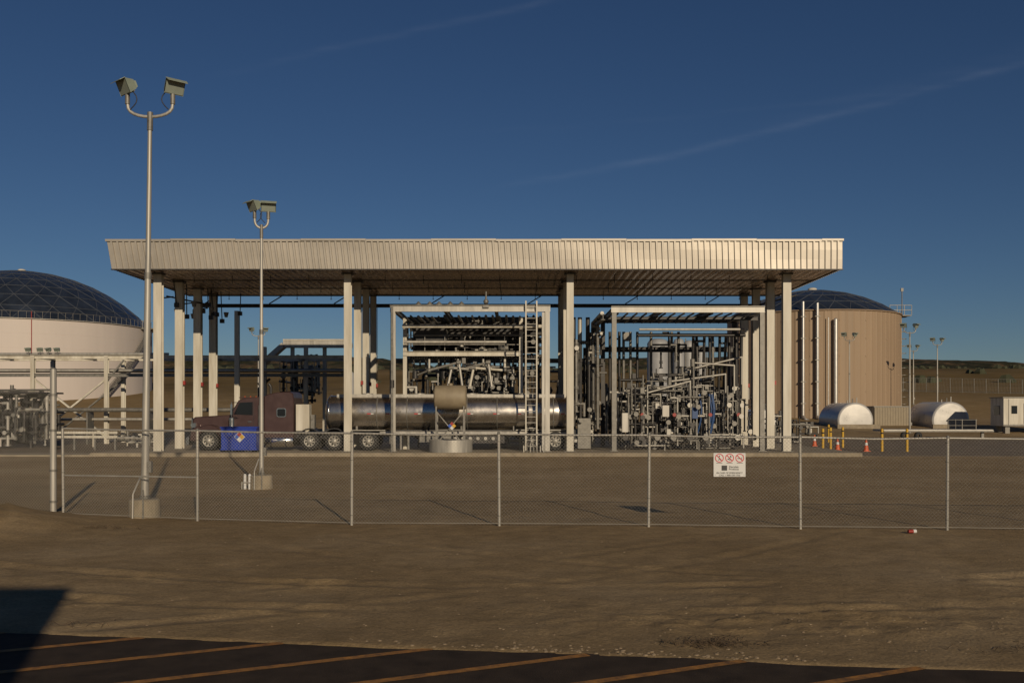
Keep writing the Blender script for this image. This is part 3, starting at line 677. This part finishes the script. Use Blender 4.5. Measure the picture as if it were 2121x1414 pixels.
# sign
sg=empty('safety_sign'); sx,sy=4.37,20.0
b=MB(); b.box(sx-0.32,sx+0.32,sy-0.004,sy,1.045,1.52,'signw')
for px in(-0.29,0.29):
    for pz in(1.08,1.49): b.cyl((sx+px,sy-0.008,pz),(sx+px,sy-0.004,pz),0.008,'galvd',8)
b.obj('panel',sg)
b=MB()
for i,cx in enumerate((sx-0.205,sx,sx+0.205)):
    cz=1.42; yy=sy-0.009
    n=32; ro,ri=0.088,0.072
    vs=[(cx+r*math.cos(2*math.pi*j/n),yy,cz+r*math.sin(2*math.pi*j/n)) for r in(ro,ri) for j in range(n)]
    b.add(vs,[(j,(j+1)%n,n+(j+1)%n,n+j) for j in range(n)],'signr')
    b.beam((cx-0.055,yy-0.002,cz+0.055),(cx+0.055,yy-0.002,cz-0.055),0.002,0.015,'signr')
    if i==0:
        b.ball((cx,yy+0.002,cz+0.04),0.011,'signk',8,5); b.beam((cx,yy+0.003,cz+0.028),(cx,yy+0.003,cz-0.008),0.002,0.02,'signk')
        b.beam((cx,yy+0.003,cz-0.005),(cx-0.02,yy+0.003,cz-0.05),0.002,0.009,'signk'); b.beam((cx,yy+0.003,cz-0.005),(cx+0.02,yy+0.003,cz-0.05),0.002,0.009,'signk')
    elif i==1:
        b.beam((cx-0.03,yy+0.003,cz-0.03),(cx+0.03,yy+0.003,cz+0.03),0.002,0.012,'signk'); b.beam((cx-0.045,yy+0.003,cz-0.02),(cx+0.02,yy+0.003,cz-0.04),0.002,0.012,'signk'); b.beam((cx+0.01,yy+0.003,cz+0.045),(cx+0.04,yy+0.003,cz+0.02),0.002,0.016,'signk')
    else:
        b.beam((cx-0.05,yy+0.003,cz-0.01),(cx+0.05,yy+0.003,cz-0.01),0.002,0.014,'signk'); b.beam((cx+0.04,yy+0.003,cz+0.01),(cx+0.05,yy+0.003,cz+0.035),0.002,0.006,'signk')
    b.box(cx-0.06,cx+0.06,yy,yy+0.004,1.315,1.323,'signk')
b.box(sx-0.16,sx-0.05,sy-0.009,sy-0.0045,1.17,1.27,'signk')
b.obj('pictograms',sg)
text('Meridale',sx+0.085,sy-0.009,1.24,0.055,'signk',sg); text('Products',sx+0.085,sy-0.009,1.195,0.055,'signk',sg)
text('IN CASE OF EMERGENCY',sx,sy-0.009,1.12,0.047,'signk',sg); text('CALL 1-800-330-1556',sx,sy-0.009,1.072,0.047,'signk',sg)

# ------------------------------------------------------------ storage tanks
def dome(b,cx,cy,z,Rr,rise,n=32,m=8):
    Rs=(Rr*Rr+rise*rise)/(2*rise); zc=z+rise-Rs; amax=math.asin(Rr/Rs)
    rings=[]
    for j in range(m+1):
        a=amax*(1-j/m); k=n if j<m else 1
        rings.append([(cx+Rs*math.sin(a)*math.cos(2*math.pi*(i+0.5*(j%2))/n),cy+Rs*math.sin(a)*math.sin(2*math.pi*(i+0.5*(j%2))/n),zc+Rs*math.cos(a)) for i in range(k)])
    vs=[p for r in rings for p in r]; fs=[]; ed=set()
    for j in range(m-1):
        for i in range(n):
            a,b_=j*n+i,j*n+(i+1)%n; 
            if j%2==0: c_,d=(j+1)*n+i,(j+1)*n+(i-1)%n; fs+=[(a,b_,c_),(a,c_,d)]
            else: c_,d=(j+1)*n+(i+1)%n,(j+1)*n+i; fs+=[(a,b_,c_),(a,c_,d)]
    top=len(vs)-1
    for i in range(n): fs.append(((m-1)*n+i,(m-1)*n+(i+1)%n,top))
    b.add(vs,fs,'dome')
    for f in fs:
        for q in range(3): ed.add(tuple(sorted((f[q],f[(q+1)%3]))))
    for p,q in ed: b.cyl(vs[p],vs[q],0.045,'strut',4,caps=False,smooth=False)
def big_tank(cx,cy,z0,zt,Rr,rise,k,n=96):
    e=empty('storage_tank'); b=MB()
    if k=='tanktan':
        nn=320; prof=[Rr+(0.05 if i%4==0 else 0) for i in range(nn)]
        vs=[(cx+prof[i]*math.cos(2*math.pi*i/nn),cy+prof[i]*math.sin(2*math.pi*i/nn),z) for z in(z0,zt) for i in range(nn)]
        b.add(vs,[(i,(i+1)%nn,nn+(i+1)%nn,nn+i) for i in range(nn)],k)
        for zz in np.linspace(z0+1.5,zt-1.2,6):
            for i in range(0,60,6): 
                t=math.pi+math.pi*i/60; b.box(cx+(Rr+0.05)*math.cos(t)-0.05,cx+(Rr+0.05)*math.cos(t)+0.05,cy+(Rr+0.06)*math.sin(t)-0.05,cy+(Rr+0.06)*math.sin(t)+0.05,zz,zz+0.1,'tanktan')
    else:
        b.lathe([(Rr,z0-3),(Rr,zt)],(cx,cy,0),'z',k,n)
        for zz in np.linspace(z0,zt,6)[1:-1]: b.lathe([(Rr+0.005,zz-0.02),(Rr+0.02,zz),(Rr+0.005,zz+0.02)],(cx,cy,0),'z',k,n)
    b.lathe([(Rr,zt-0.02),(Rr+0.18,zt-0.02),(Rr+0.18,zt+0.1),(Rr-0.1,zt+0.1)],(cx,cy,0),'z','galv' if k!='tanktan' else k,n)
    b.obj('shell',e)
    b=MB(); dome(b,cx,cy,zt+0.1,Rr-0.05,rise,32 if k!='tanktan' else 26,8 if k!='tanktan' else 5); b.lathe([(0.55,0),(0.55,0.4),(0.3,0.5),(0,0.55)],(cx,cy,zt+rise+0.0),'z','white',16); b.obj('dome_roof',e)
    return e
e=big_tank(-71.9,146,4.8,14.2,18.0,8.2,'tankwhite')
b=MB(); cx,cy,Rr=-71.9,146,18.0
def onc(t,r=Rr): return (cx+r*math.cos(t),cy+r*math.sin(t))
for t,k in((-1.05,'red'),(-1.95,'galvd')):
    x,y=onc(t,Rr+0.12); b.cyl((x,y,4.8),(x,y,15.2 if k=='red' else 12),0.05,k,8); b.box(x-0.3,x+0.3,y-0.2,y+0.1,9,9.4,k)
for i in range(0,120):
    t=math.pi+math.pi*i/119; x,y=onc(t,Rr+0.1); 
    if i%2==0: b.cyl((x,y,14.2),(x,y,15.2),0.03,'galvd',4)
    if i<119:
        x2,y2=onc(math.pi+math.pi*(i+1)/119,Rr+0.1); b.cyl((x,y,15.2),(x2,y2,15.2),0.03,'galvd',4)
prev=None
for i in range(40):
    t=-0.55+0.55*i/39; z=4+10*i/39; x,y=onc(t,Rr+0.6); b.box(x-0.4,x+0.4,y-0.3,y+0.3,z,z+0.05,'galvd'); b.cyl((x+0.4,y,z),(x+0.4,y,z+1.1),0.03,'galvd',4)
    if prev: b.cyl((prev[0]+0.4,prev[1],prev[2]+1.1),(x+0.4,y,z+1.1),0.04,'galvd',4); b.beam((prev[0]+0.4,prev[1],prev[2]),(x+0.4,y,z),0.05,0.25,'galvd')
    prev=(x,y,z)
b.box(cx+Rr,cx+Rr+2.2,cy-1.5,cy+1,14.0,14.15,'galvd')
for x in(0.3,1.2,2.2): b.cyl((cx+Rr+x,cy-1.5,14.1),(cx+Rr+x,cy-1.5,15.2),0.04,'galv',5)
b.cyl((cx+Rr,cy-1.5,15.2),(cx+Rr+2.2,cy-1.5,15.2),0.04,'galv',5); b.obj('stairway',e)

e=big_tank(37.7,125,0.8,13.8,10.4,3.3,'tanktan')
b=MB(); cx,cy,Rr=37.7,125,10.4
for px,top in((33.6,14.8),(35.1,14.6)):
    dx=px-cx; y=cy-math.sqrt(max(0,(Rr+0.5)**2-dx*dx)); 
    b.cyl((px,y,1.3),(px,y,top),0.17,'brushed',12)
    for z in(3,5.5,8,10.5,13): b.box(px-0.3,px+0.3,y-0.2,y+0.5,z,z+0.1,'galvd')
    b.path([(px,y,1.6),(px,y-1,1.2),(px+0.6,y-1.2,1.0)],0.17,'brushed',10)
for x,tp,r_ in((37.1,12.6,0.22),(36.3,12.9,0.06)):
    y=cy-math.sqrt((Rr+0.5)**2-(x-cx)**2); b.cyl((x,y,1.3),(x,y,tp),r_,'brushed',12); b.ball((x,y,tp),r_*1.1,'brushed',10,6)
xr=cx+Rr+0.3
for dy in(-0.3,0.3): b.cyl((xr,cy+dy-1,1),(xr,cy+dy-1,14.8),0.04,'galv',5)
for z in np.arange(1.3,14.5,0.4): b.cyl((xr,cy-1.3,z),(xr,cy-0.7,z),0.03,'galv',4); 
for z in np.arange(3,14.5,0.9): b.lathe([(0.42,0),(0.42,0.06)],(xr+0.3,cy-1,z),'z','galvd',10)
b.box(xr-1.8,xr+0.9,cy-2.2,cy,13.9,14.0,'galvd')
for x_ in(-1.8,-0.9,0,0.9):
    b.cyl((xr+x_,cy-2.2,14),(xr+x_,cy-2.2,15.2),0.04,'galv',5)
for z in(14.6,15.2): b.cyl((xr-1.8,cy-2.2,z),(xr+0.9,cy-2.2,z),0.04,'galv',5)
b.cyl((xr-0.3,cy-2.2,14),(xr-0.3,cy-2.2,17.3),0.06,'galvd',6); b.box(xr-0.45,xr-0.15,cy-2.3,cy-2.1,16.9,17.3,'galvd')
b.obj('piping_and_ladder',e)

for x,y,r,h in((12.9,88,0.95,8.6),(14.9,89,0.5,8.7),(16.0,90,0.5,8.6),(17.2,91,0.5,8.2),(-15.5,96,0.3,6.0)):
    b=MB(); z0=gz(x,y)-0.1
    b.lathe([(r,0.0),(r,h-0.4-z0),(r*0.8,h-0.12-z0),(r*0.4,h-z0),(0,h-z0)],(x,y,z0),'z','vessel',24)
    b.cyl((x+r+0.1,y-0.1,z0),(x+r+0.1,y-0.1,h),0.05,'galvd',6); b.obj('process_vessel')

def htank(cx,y,cz,r,L_):
    e=empty('horizontal_tank'); b=MB(); z0=gz(cx,y)
    pr=[(0,0),(r*0.9,0.03),(r*0.98,0.08),(r,0.16),(r,L_-0.16),(r*0.9,L_-0.03),(0,L_)]
    b.lathe(pr[:2],(cx,y,cz),'y','tshell',48,False); b.lathe(pr[1:5],(cx,y,cz),'y','tshell',48); b.lathe(pr[4:],(cx,y,cz),'y','tshell',48)
    b.obj('shell',e)
    b=MB()
    for yy in(y+1,y+L_-1): b.box(cx-r*0.8,cx+r*0.8,yy-0.15,yy+0.15,z0-0.2,cz-r*0.55,'galvd')
    for dx,k in((-0.4,'galv'),(0.1,'galvd'),(0.5,'galv')): b.cyl((cx+dx,y+1.2,cz+r*0.8),(cx+dx,y+1.2,cz+r+0.35+dx*0.3),0.06,k,8)
    b.path([(cx+0.6,y-0.2,cz-r*0.6),(cx+0.6,y-0.5,cz-r*0.6),(cx+0.6,y-0.5,z0+0.2),(cx+1.6,y-0.5,z0+0.2)],0.05,'galvd',6)
    b.box(cx-r-0.3,cx+r+0.3,y-0.9,y-0.75,z0-0.2,z0+0.35,'conc'); b.obj('saddles_and_pipes',e)
htank(32.8,95,1.3,1.72,6); htank(41.9,95,1.3,1.8,6.3); htank(21.7,86,1.2,1.2,4.2)
b=MB(); x=35.7
while x<38.9: b.box(x,x+0.12,98,98.06,0.5,2.6,'beige'); b.box(x+0.12,x+0.26,98.03,98.08,0.5,2.6,'beige'); x+=0.26
b.box(35.7,38.95,98.08,101,0.3,2.6,'beige'); b.box(35.6,39.05,97.95,101.1,2.6,2.7,'galvd'); b.obj('storage_shed')
e=empty('office_trailer')
b=MB(); b.box(43.7,50,88.5,90.9,0.9,3.4,'white'); b.box(43.6,50.1,88.4,91.0,3.4,3.48,'galvd'); b.box(43.68,50.02,88.48,88.5,0.9,1.05,'galvd')
b.obj('body',e)
b=MB(); b.box(45.5,46.4,88.45,88.5,1.1,2.9,'dark'); b.box(44.4,44.9,88.46,88.5,2.0,2.7,'glass'); b.box(43.66,43.7,89.2,90.2,1.9,2.7,'glass'); b.box(44.15,44.22,88.44,88.5,1.0,3.3,'galv'); b.obj('door_and_windows',e)
b=MB()
for y in(89.0,90.4):
    for x in(44.2,49.2): b.box(x-0.2,x+0.2,y-0.2,y+0.2,0,0.9,'galvd')
for x in (46.8,47.9):
    b.lathe([(0.15,0),(0.4,0),(0.42,0.1),(0.42,0.2),(0.15,0.22)],(x,88.6,0.45),'y','black',20)
b.obj('supports',e)
e=empty('flatbed_trailer')
b=MB(); b.box(29.5,38.2,79.0,81.4,0.62,0.78,'galv'); b.box(29.5,38.2,78.9,79.0,0.6,0.70,'galvd')
for x in(36.8,35.7): b.box(x,x+0.05,78.98,81.3,0.8,1.6,'galvd'); 
for z in(1.1,1.55): b.cyl((34.6,79,z),(36.9,79,z),0.03,'galvd',6)
for x in(34.6,35.2): b.cyl((x,79,0.8),(x,79,1.6),0.03,'galvd',6)
b.obj('deck',e)
b=MB()
for x in(31.2,32.3): b.lathe([(0.1,0),(0.28,0),(0.3,0.05),(0.3,0.2),(0.1,0.2)],(x,79.05,0.3),'y','black',20)
b.box(37.4,37.6,79.3,79.5,0,0.62,'galvd'); b.obj('wheels',e)

for x,y in((17.8,57.0),(19.2,60.0),(21.0,56.5),(22.3,56.2),(22.9,72),(20.6,62)):
    b=MB(); b.cyl((x,y,0),(x,y,1.25),0.075,'yellow',14); b.ball((x,y,1.25),0.075,'yellow',12,6,0.6); b.cyl((x,y,1.0),(x,y,1.08),0.078,'signk',14,smooth=False); b.obj('bollard')
for x,y in((19.6,64.5),(18.9,57.8),(20.1,56.5)):
    b=MB(); b.box(x-.19,x+.19,y-.19,y+.19,0.005,0.04,'orange'); b.cyl((x,y,0.04),(x,y,0.35),0.15,'orange',16,0.10); b.cyl((x,y,0.35),(x,y,0.5),0.10,'signw',16,0.075); b.cyl((x,y,0.5),(x,y,0.74),0.075,'orange',16,0.03); b.obj('traffic_cone')

# ------------------------------------------------------------ pipe rack, left side
e=empty('pipe_rack'); b=MB()
colx=(-47,-38.5,-33.2,-28.1)
for x in colx:
    for y in(69,72): b.icol(x,y,0,6.1,0.26,0.26,'white',0.02)
for x in(-17.9,-14.9): b.icol(x,72,0,6.9,0.28,0.26,'white',0.02)
b.icol(-18.5,67,0,9.0,0.3,0.28,'white',0.02)
for y in(69,72): b.ibx(-52,-11.5,y,6.0,0.24,0.2,'white')
b.ibx(-52,-11.5,69,4.75,0.22,0.16,'galvd')
for x in np.arange(-51,-11.6,3.0): b.iby(69.12,71.9,x,6.0,0.2,0.14,'galvd')
for i,(y,r,k) in enumerate(((69.5,0.09,'galv'),(70.0,0.12,'galvd'),(70.6,0.09,'steel'),(71.2,0.14,'galvd'))): 
    b.cyl((-52,y,5.0+r),(-11.5,y,5.0+r),r,k,10)
b.cyl((-52,69.6,6.25),(-24,69.6,6.25),0.09,'galv',10)
b.beam((-33.2,69,0.4),(-28.1,69,4.5),0.12,0.12,'white'); b.beam((-28.1,69.13,0.4),(-33.2,69.13,4.5),0.12,0.12,'white')
b.beam((-33.2,71.9,0.4),(-28.1,71.9,4.5),0.1,0.1,'galvd'); b.beam((-47,69,0.4),(-38.5,69,4.5),0.1,0.1,'white')
b.beam((-28.1,69,4.3),(-26.9,69,5.8),0.1,0.1,'galvd')
b.cyl((-52,68,2.35),(-19,68,2.35),0.14,'galvd',12); b.cyl((-52,68.6,1.7),(-19,68.6,1.7),0.1,'galv',12)
for x in np.arange(-50,-19,4.2): b.box(x,x+0.1,67.8,68.8,0,2.2,'galvd')
b.obj('steelwork',e)
b=MB()
b.box(-17.0,-12.0,73.9,75.0,7.0,7.35,'galv'); b.box(-17.0,-12.0,73.9,74.0,7.35,7.6,'galv'); b.beam((-18.7,74.4,5.7),(-17.0,74.4,7.2),1.0,0.35,'galv')
b.box(-17.0,-12.0,73.85,73.9,7.5,7.56,'white')
for x in(-16.4,-14.0): b.icol(x,74.4,0,7.0,0.26,0.26,'white',0.02)
b.obj('cable_bridge',e)
b=MB()
pipe_field(b,-17.0,-14.3,72.6,76,2.8,6.4,18,16,3,['steel','galvd','galv','galv'],0.04,0.10)
b.box(-16.9,-14.4,72.5,75.5,5.2,5.3,'steel'); b.box(-16.9,-14.4,72.5,75.5,3.6,3.7,'steel')
for x in np.arange(-16.9,-14.3,0.5): b.cyl((x,72.5,5.35),(x,72.5,6.3),0.03,'galv',4); b.cyl((x,72.5,3.7),(x,72.5,4.6),0.03,'galv',4)
b.path([(-17.5,72,4.6),(-18.3,72,3.9),(-18.3,72,3.0)],0.09,'dark',8)
b.obj('valve_platform',e)
b=MB()
for x in(-33.6,-32.8,-32.2,-31.6): head(b,(x,69.2,6.55),R.uniform(-0.5,0.5),0.5,0.75); b.cyl((x,69.2,6.1),(x,69.2,6.45),0.03,'galvd',6)
b.obj('floodlights',e)
b=MB(); pipe_field(b,-32.5,-28.5,60,63.5,0.1,3.5,34,26,6,['galvd','steel','steel','galv'],0.05,0.12); b.box(-32.6,-28.6,60,63.5,3.35,3.45,'steel'); b.obj('valve_manifold')
b=MB(); pipe_field(b,-43,-36,74,78,0.1,3.2,24,20,6,['galvd','steel','galv'],0.06,0.14); b.obj('valve_manifold')
b=MB()
for z in(0.95,0.7): b.box(-27.2,-23.2,58.5,58.56,z,z+0.14,'white')
for x in(-27,-25.8,-24.6,-23.4): b.box(x,x+0.1,58.56,58.7,0,1.1,'galvd')
b.obj('guard_rail')
b=MB()
for x,y,k in((-23.0,62,'white'),(-22.2,61,'galvd'),(-26.5,63,'white'),(-32,56,'white')): b.cyl((x,y,0),(x,y,0.9),0.06,k,8)
pipe_field(b,-26.5,-21,60,66,0.05,1.1,8,8,0,['galv','galvd','white'],0.04,0.09); b.obj('pipe_stubs')
b=MB(); pipe_field(b,-7,5,64,70,0.1,5.2,44,26,8,['steel','galvd','galv','dark'],0.05,0.12)
pipe_field(b,5,17,64,70,0.1,4.2,44,22,4,['steel','galvd','galv','dark'],0.05,0.12)
b.ibx(-8,5,66,5.6,0.3,0.2,'galvd')
for x in np.arange(-8,5.1,3.25): b.icol(x,66,0,5.45,0.2,0.2,'galvd',0.02)
b.obj('process_piping')
b=MB(); pipe_field(b,16.5,21.0,66,70,0.1,2.0,12,10,2,['galvd','galv','steel','steel'],0.04,0.08); b.obj('pump_skid')

b=MB(); prev=None
for i in range(60):
    x=52+i*1.6; y=150-i*0.35; z=gz(x,y); b.cyl((x,y,z-0.2),(x,y,z+2.1),0.045,'galvd',5)
    if prev:
        for h in(0.1,2.1): b.cyl((prev[0],prev[1],prev[2]+h),(x,y,z+h),0.025,'galvd',3)
        for q in range(8):
            t=q/8; a=(prev[0]+(x-prev[0])*t,prev[1]+(y-prev[1])*t,prev[2]+(z-prev[2])*t); b.cyl((a[0],a[1],a[2]),(a[0]+0.1,a[1],a[2]+2.1),0.015,'galvd',3,caps=False)
    prev=(x,y,z)
b.obj('perimeter_fence')

# desert scrub on the rising ground
b=MB(); cnt=0
SX=[];SY=[]
for i in range(2600):
    y=170+R.random()**0.8*620; x=R.uniform(-0.62,0.62)*y
    if y<235 and R.random()<0.75: continue
    SX.append(x);SY.append(y)
SZ=hz(np.array(SX),np.array(SY))
for x,y,z in zip(SX,SY,SZ):
    r0=R.uniform(0.5,1.5)*(1+y/900)
    for c_ in range(2):
        cx=x+R.uniform(-1,1)*r0;cy=y+R.uniform(-1,1)*r0;r=r0*R.uniform(0.5,1); n=6; vs=[]
        for rr,hh in((1,0),(0.95,0.45),(0.5,0.95)):
            for q in range(n): t=2*math.pi*q/n; u=r*rr*R.uniform(0.65,1.25); vs.append((cx+u*math.cos(t),cy+u*math.sin(t),z-0.2+r*hh*R.uniform(0.8,1.1)))
        b.add(vs,[(j*n+q,j*n+(q+1)%n,(j+1)*n+(q+1)%n,(j+1)*n+q) for j in range(2) for q in range(n)]+[[2*n+q for q in range(n)]],'shrub')
b.obj('desert_shrubs')

# stones, twigs, litter
b=MB()
for i in range(900):
    if i<190: x=R.gauss(0.9,1.0); y=edge_y(x)+abs(R.gauss(0.10,0.09)); s_=R.uniform(0.006,0.024)
    elif i<330: x=R.gauss(3.4,1.7); y=R.gauss(10.9,0.6); s_=R.uniform(0.005,0.02)
    else: y=R.uniform(9.5,26); x=R.uniform(-0.55,0.55)*y; s_=R.uniform(0.005,0.017)
    if y<edge_y(x)+0.03: continue
    z=gz(x,y); n=6; vs=[]
    for j,(rr,zz) in enumerate(((1,0),(0.8,0.6),(0.3,0.85))):
        for q in range(n): t=2*math.pi*q/n+j*0.3; u=s_*rr*R.uniform(0.75,1.2); vs.append((x+u*math.cos(t)*1.2,y+u*math.sin(t),z+s_*zz*0.8-0.004))
    fs=[(j*n+q,j*n+(q+1)%n,(j+1)*n+(q+1)%n,(j+1)*n+q) for j in range(2) for q in range(n)]+[[2*n+q for q in range(n)]]
    b.add(vs,fs,'stone')
b.obj('stones')
b=MB()
for cx,cy,nn,sp in((2.05,10.15,110,0.22),(-4.6,11.0,10,0.3),(-8.0,19.8,30,0.35),(4.9,9.9,12,0.2)):
    for i in range(nn):
        x=cx+R.gauss(0,sp);y=cy+R.gauss(0,0.08);z=gz(x,y); a=R.uniform(0,6.28);l=R.uniform(0.05,0.2)
        m_=(x+l*0.5*math.cos(a),y+l*0.5*math.sin(a),z+R.uniform(0.01,0.07)); e_=(x+l*math.cos(a+0.5),y+l*math.sin(a+0.5),z+R.uniform(0,0.05))
        b.path([(x,y,z),m_,e_],0.0028,'twig',3)
b.obj('dry_twigs')
b=MB(); z=gz(7.6,19.1); b.cyl((7.6,19.1,z+0.04),(7.7,19.12,z+0.04),0.032,'red',12,0.036); b.cyl((7.7,19.12,z+0.04),(7.76,19.13,z+0.04),0.036,'signw',12,0.038); b.obj('paper_cup')

# ------------------------------------------------------------ building behind the viewpoint (casts the foreground shadow)
e=empty('service_building'); b=MB()
b.box(-16,0.1,-14,-4.8,0,5.85,'beige'); b.obj('walls',e)
b=MB(); b.box(-16.1,0.1,-14.1,-4.8,5.852,6.0,'galvd'); b.obj('roof',e)
b=MB(); b.box(-6,-5,-4.8,-4.75,0,2.1,'dark'); b.box(-12,-8,-4.8,-4.75,0,3.6,'white'); b.box(-4,-2.6,-4.8,-4.76,1.0,2.2,'glass'); b.obj('doors_and_windows',e)

# ------------------------------------------------------------ light
AZ=0.33; SL=0.33
d=Vector((-AZ,1,-SL)).normalized()
el=math.asin(-d.z)
sun=bpy.data.lights.new('sun','SUN'); sun.energy=3.0; sun.angle=math.radians(0.5); sun.color=(1.0,0.83,0.60)
so=bpy.data.objects.new('sun',sun); so.rotation_euler=d.to_track_quat('-Z','Y').to_euler(); so.location=(20,-40,30); scene.collection.objects.link(so)
w=bpy.data.worlds.new('World'); scene.world=w; w.use_nodes=True
nt=w.node_tree; N=nt.nodes; L=nt.links; bg=N['Background']
sky=N.new('ShaderNodeTexSky'); sky.sky_type='NISHITA'; sky.sun_disc=False; sky.sun_elevation=el; sky.sun_rotation=math.radians(180)-math.atan(AZ)
sky.air_density=1.0; sky.dust_density=0.2; sky.ozone_density=4.0; sky.altitude=1500
hs=N.new('ShaderNodeHueSaturation'); hs.inputs['Saturation'].default_value=1.08; hs.inputs['Value'].default_value=0.62; hs.inputs['Hue'].default_value=0.506
L.new(sky.outputs[0],hs.inputs['Color'])
tc=N.new('ShaderNodeTexCoord'); sp=N.new('ShaderNodeSeparateXYZ'); L.new(tc.outputs['Generated'],sp.inputs[0])
def mth(op,a,b=None,c=None,clamp=False):
    n=N.new('ShaderNodeMath'); n.operation=op; n.use_clamp=clamp
    for i,v in enumerate((a,b,c)):
        if v is None: continue
        if isinstance(v,(int,float)): n.inputs[i].default_value=v
        else: L.new(v,n.inputs[i])
    return n.outputs[0]
yy=mth('MAXIMUM',sp.outputs[1],0.05); p=mth('DIVIDE',sp.outputs[0],yy); q=mth('DIVIDE',sp.outputs[2],yy)
cv=N.new('ShaderNodeCombineXYZ'); L.new(p,cv.inputs[0]); L.new(q,cv.inputs[1])
nz=N.new('ShaderNodeTexNoise'); nz.inputs['Scale'].default_value=7; nz.inputs['Detail'].default_value=7; nz.inputs['Roughness'].default_value=0.65; L.new(cv.outputs[0],nz.inputs['Vector'])
mp=N.new('ShaderNodeMapping'); mp.inputs['Rotation'].default_value=(0,0,-0.22); mp.inputs['Scale'].default_value=(10,90,1); L.new(cv.outputs[0],mp.inputs['Vector'])
nf=N.new('ShaderNodeTexNoise'); nf.inputs['Scale'].default_value=1; nf.inputs['Detail'].default_value=6; L.new(mp.outputs[0],nf.inputs['Vector'])
def trail(a,bb,cc,wd,x0_,x1_,amp):
    line=mth('MULTIPLY_ADD',mth('MULTIPLY',p,p),cc,mth('MULTIPLY_ADD',p,bb,a))
    line=mth('ADD',line,mth('MULTIPLY_ADD',nz.outputs['Fac'],0.016,-0.008))
    dd=mth('DIVIDE',mth('SUBTRACT',q,line),wd); g_=mth('POWER',2.718,mth('MULTIPLY',mth('MULTIPLY',dd,dd),-1))
    m1=mth('MULTIPLY_ADD',p,1/0.15,-x0_/0.15,True); m2=mth('MULTIPLY_ADD',p,-1/0.15,x1_/0.15,True)
    k=mth('MULTIPLY',mth('MULTIPLY',m1,m2),mth('MULTIPLY',g_,amp))
    return mth('MULTIPLY',k,mth('MULTIPLY_ADD',nf.outputs['Fac'],2.6,-0.75,True))
t1=trail(0.2242,0.181,0.115,0.0038,-0.04,0.9,1.0); t2=trail(0.401,0.222,0.0,0.0038,-0.32,0.3,0.7); t3=trail(0.28,0.06,0.1,0.003,-0.1,0.5,0.2)
t4=trail(0.2285,0.19,0.125,0.009,0.2,0.9,0.3)
ts=mth('ADD',mth('ADD',t1,t2),mth('ADD',t3,t4))
mx=N.new('ShaderNodeMix'); mx.data_type='RGBA'; mx.blend_type='ADD'; mx.clamp_result=False
L.new(mth('MULTIPLY',ts,0.14),mx.inputs[0]); L.new(hs.outputs[0],mx.inputs[6]); mx.inputs[7].default_value=(2.4,2.4,2.4,1)
L.new(mx.outputs[2],bg.inputs['Color']); bg.inputs['Strength'].default_value=0.05

cam=bpy.data.cameras.new('camera'); co=bpy.data.objects.new('camera',cam); scene.collection.objects.link(co)
co.location=(0,0,2.4); co.rotation_euler=(math.radians(90),0,0); cam.lens=35; cam.sensor_width=36; cam.shift_y=0.066; cam.clip_end=8000; cam.clip_start=0.1
scene.camera=co
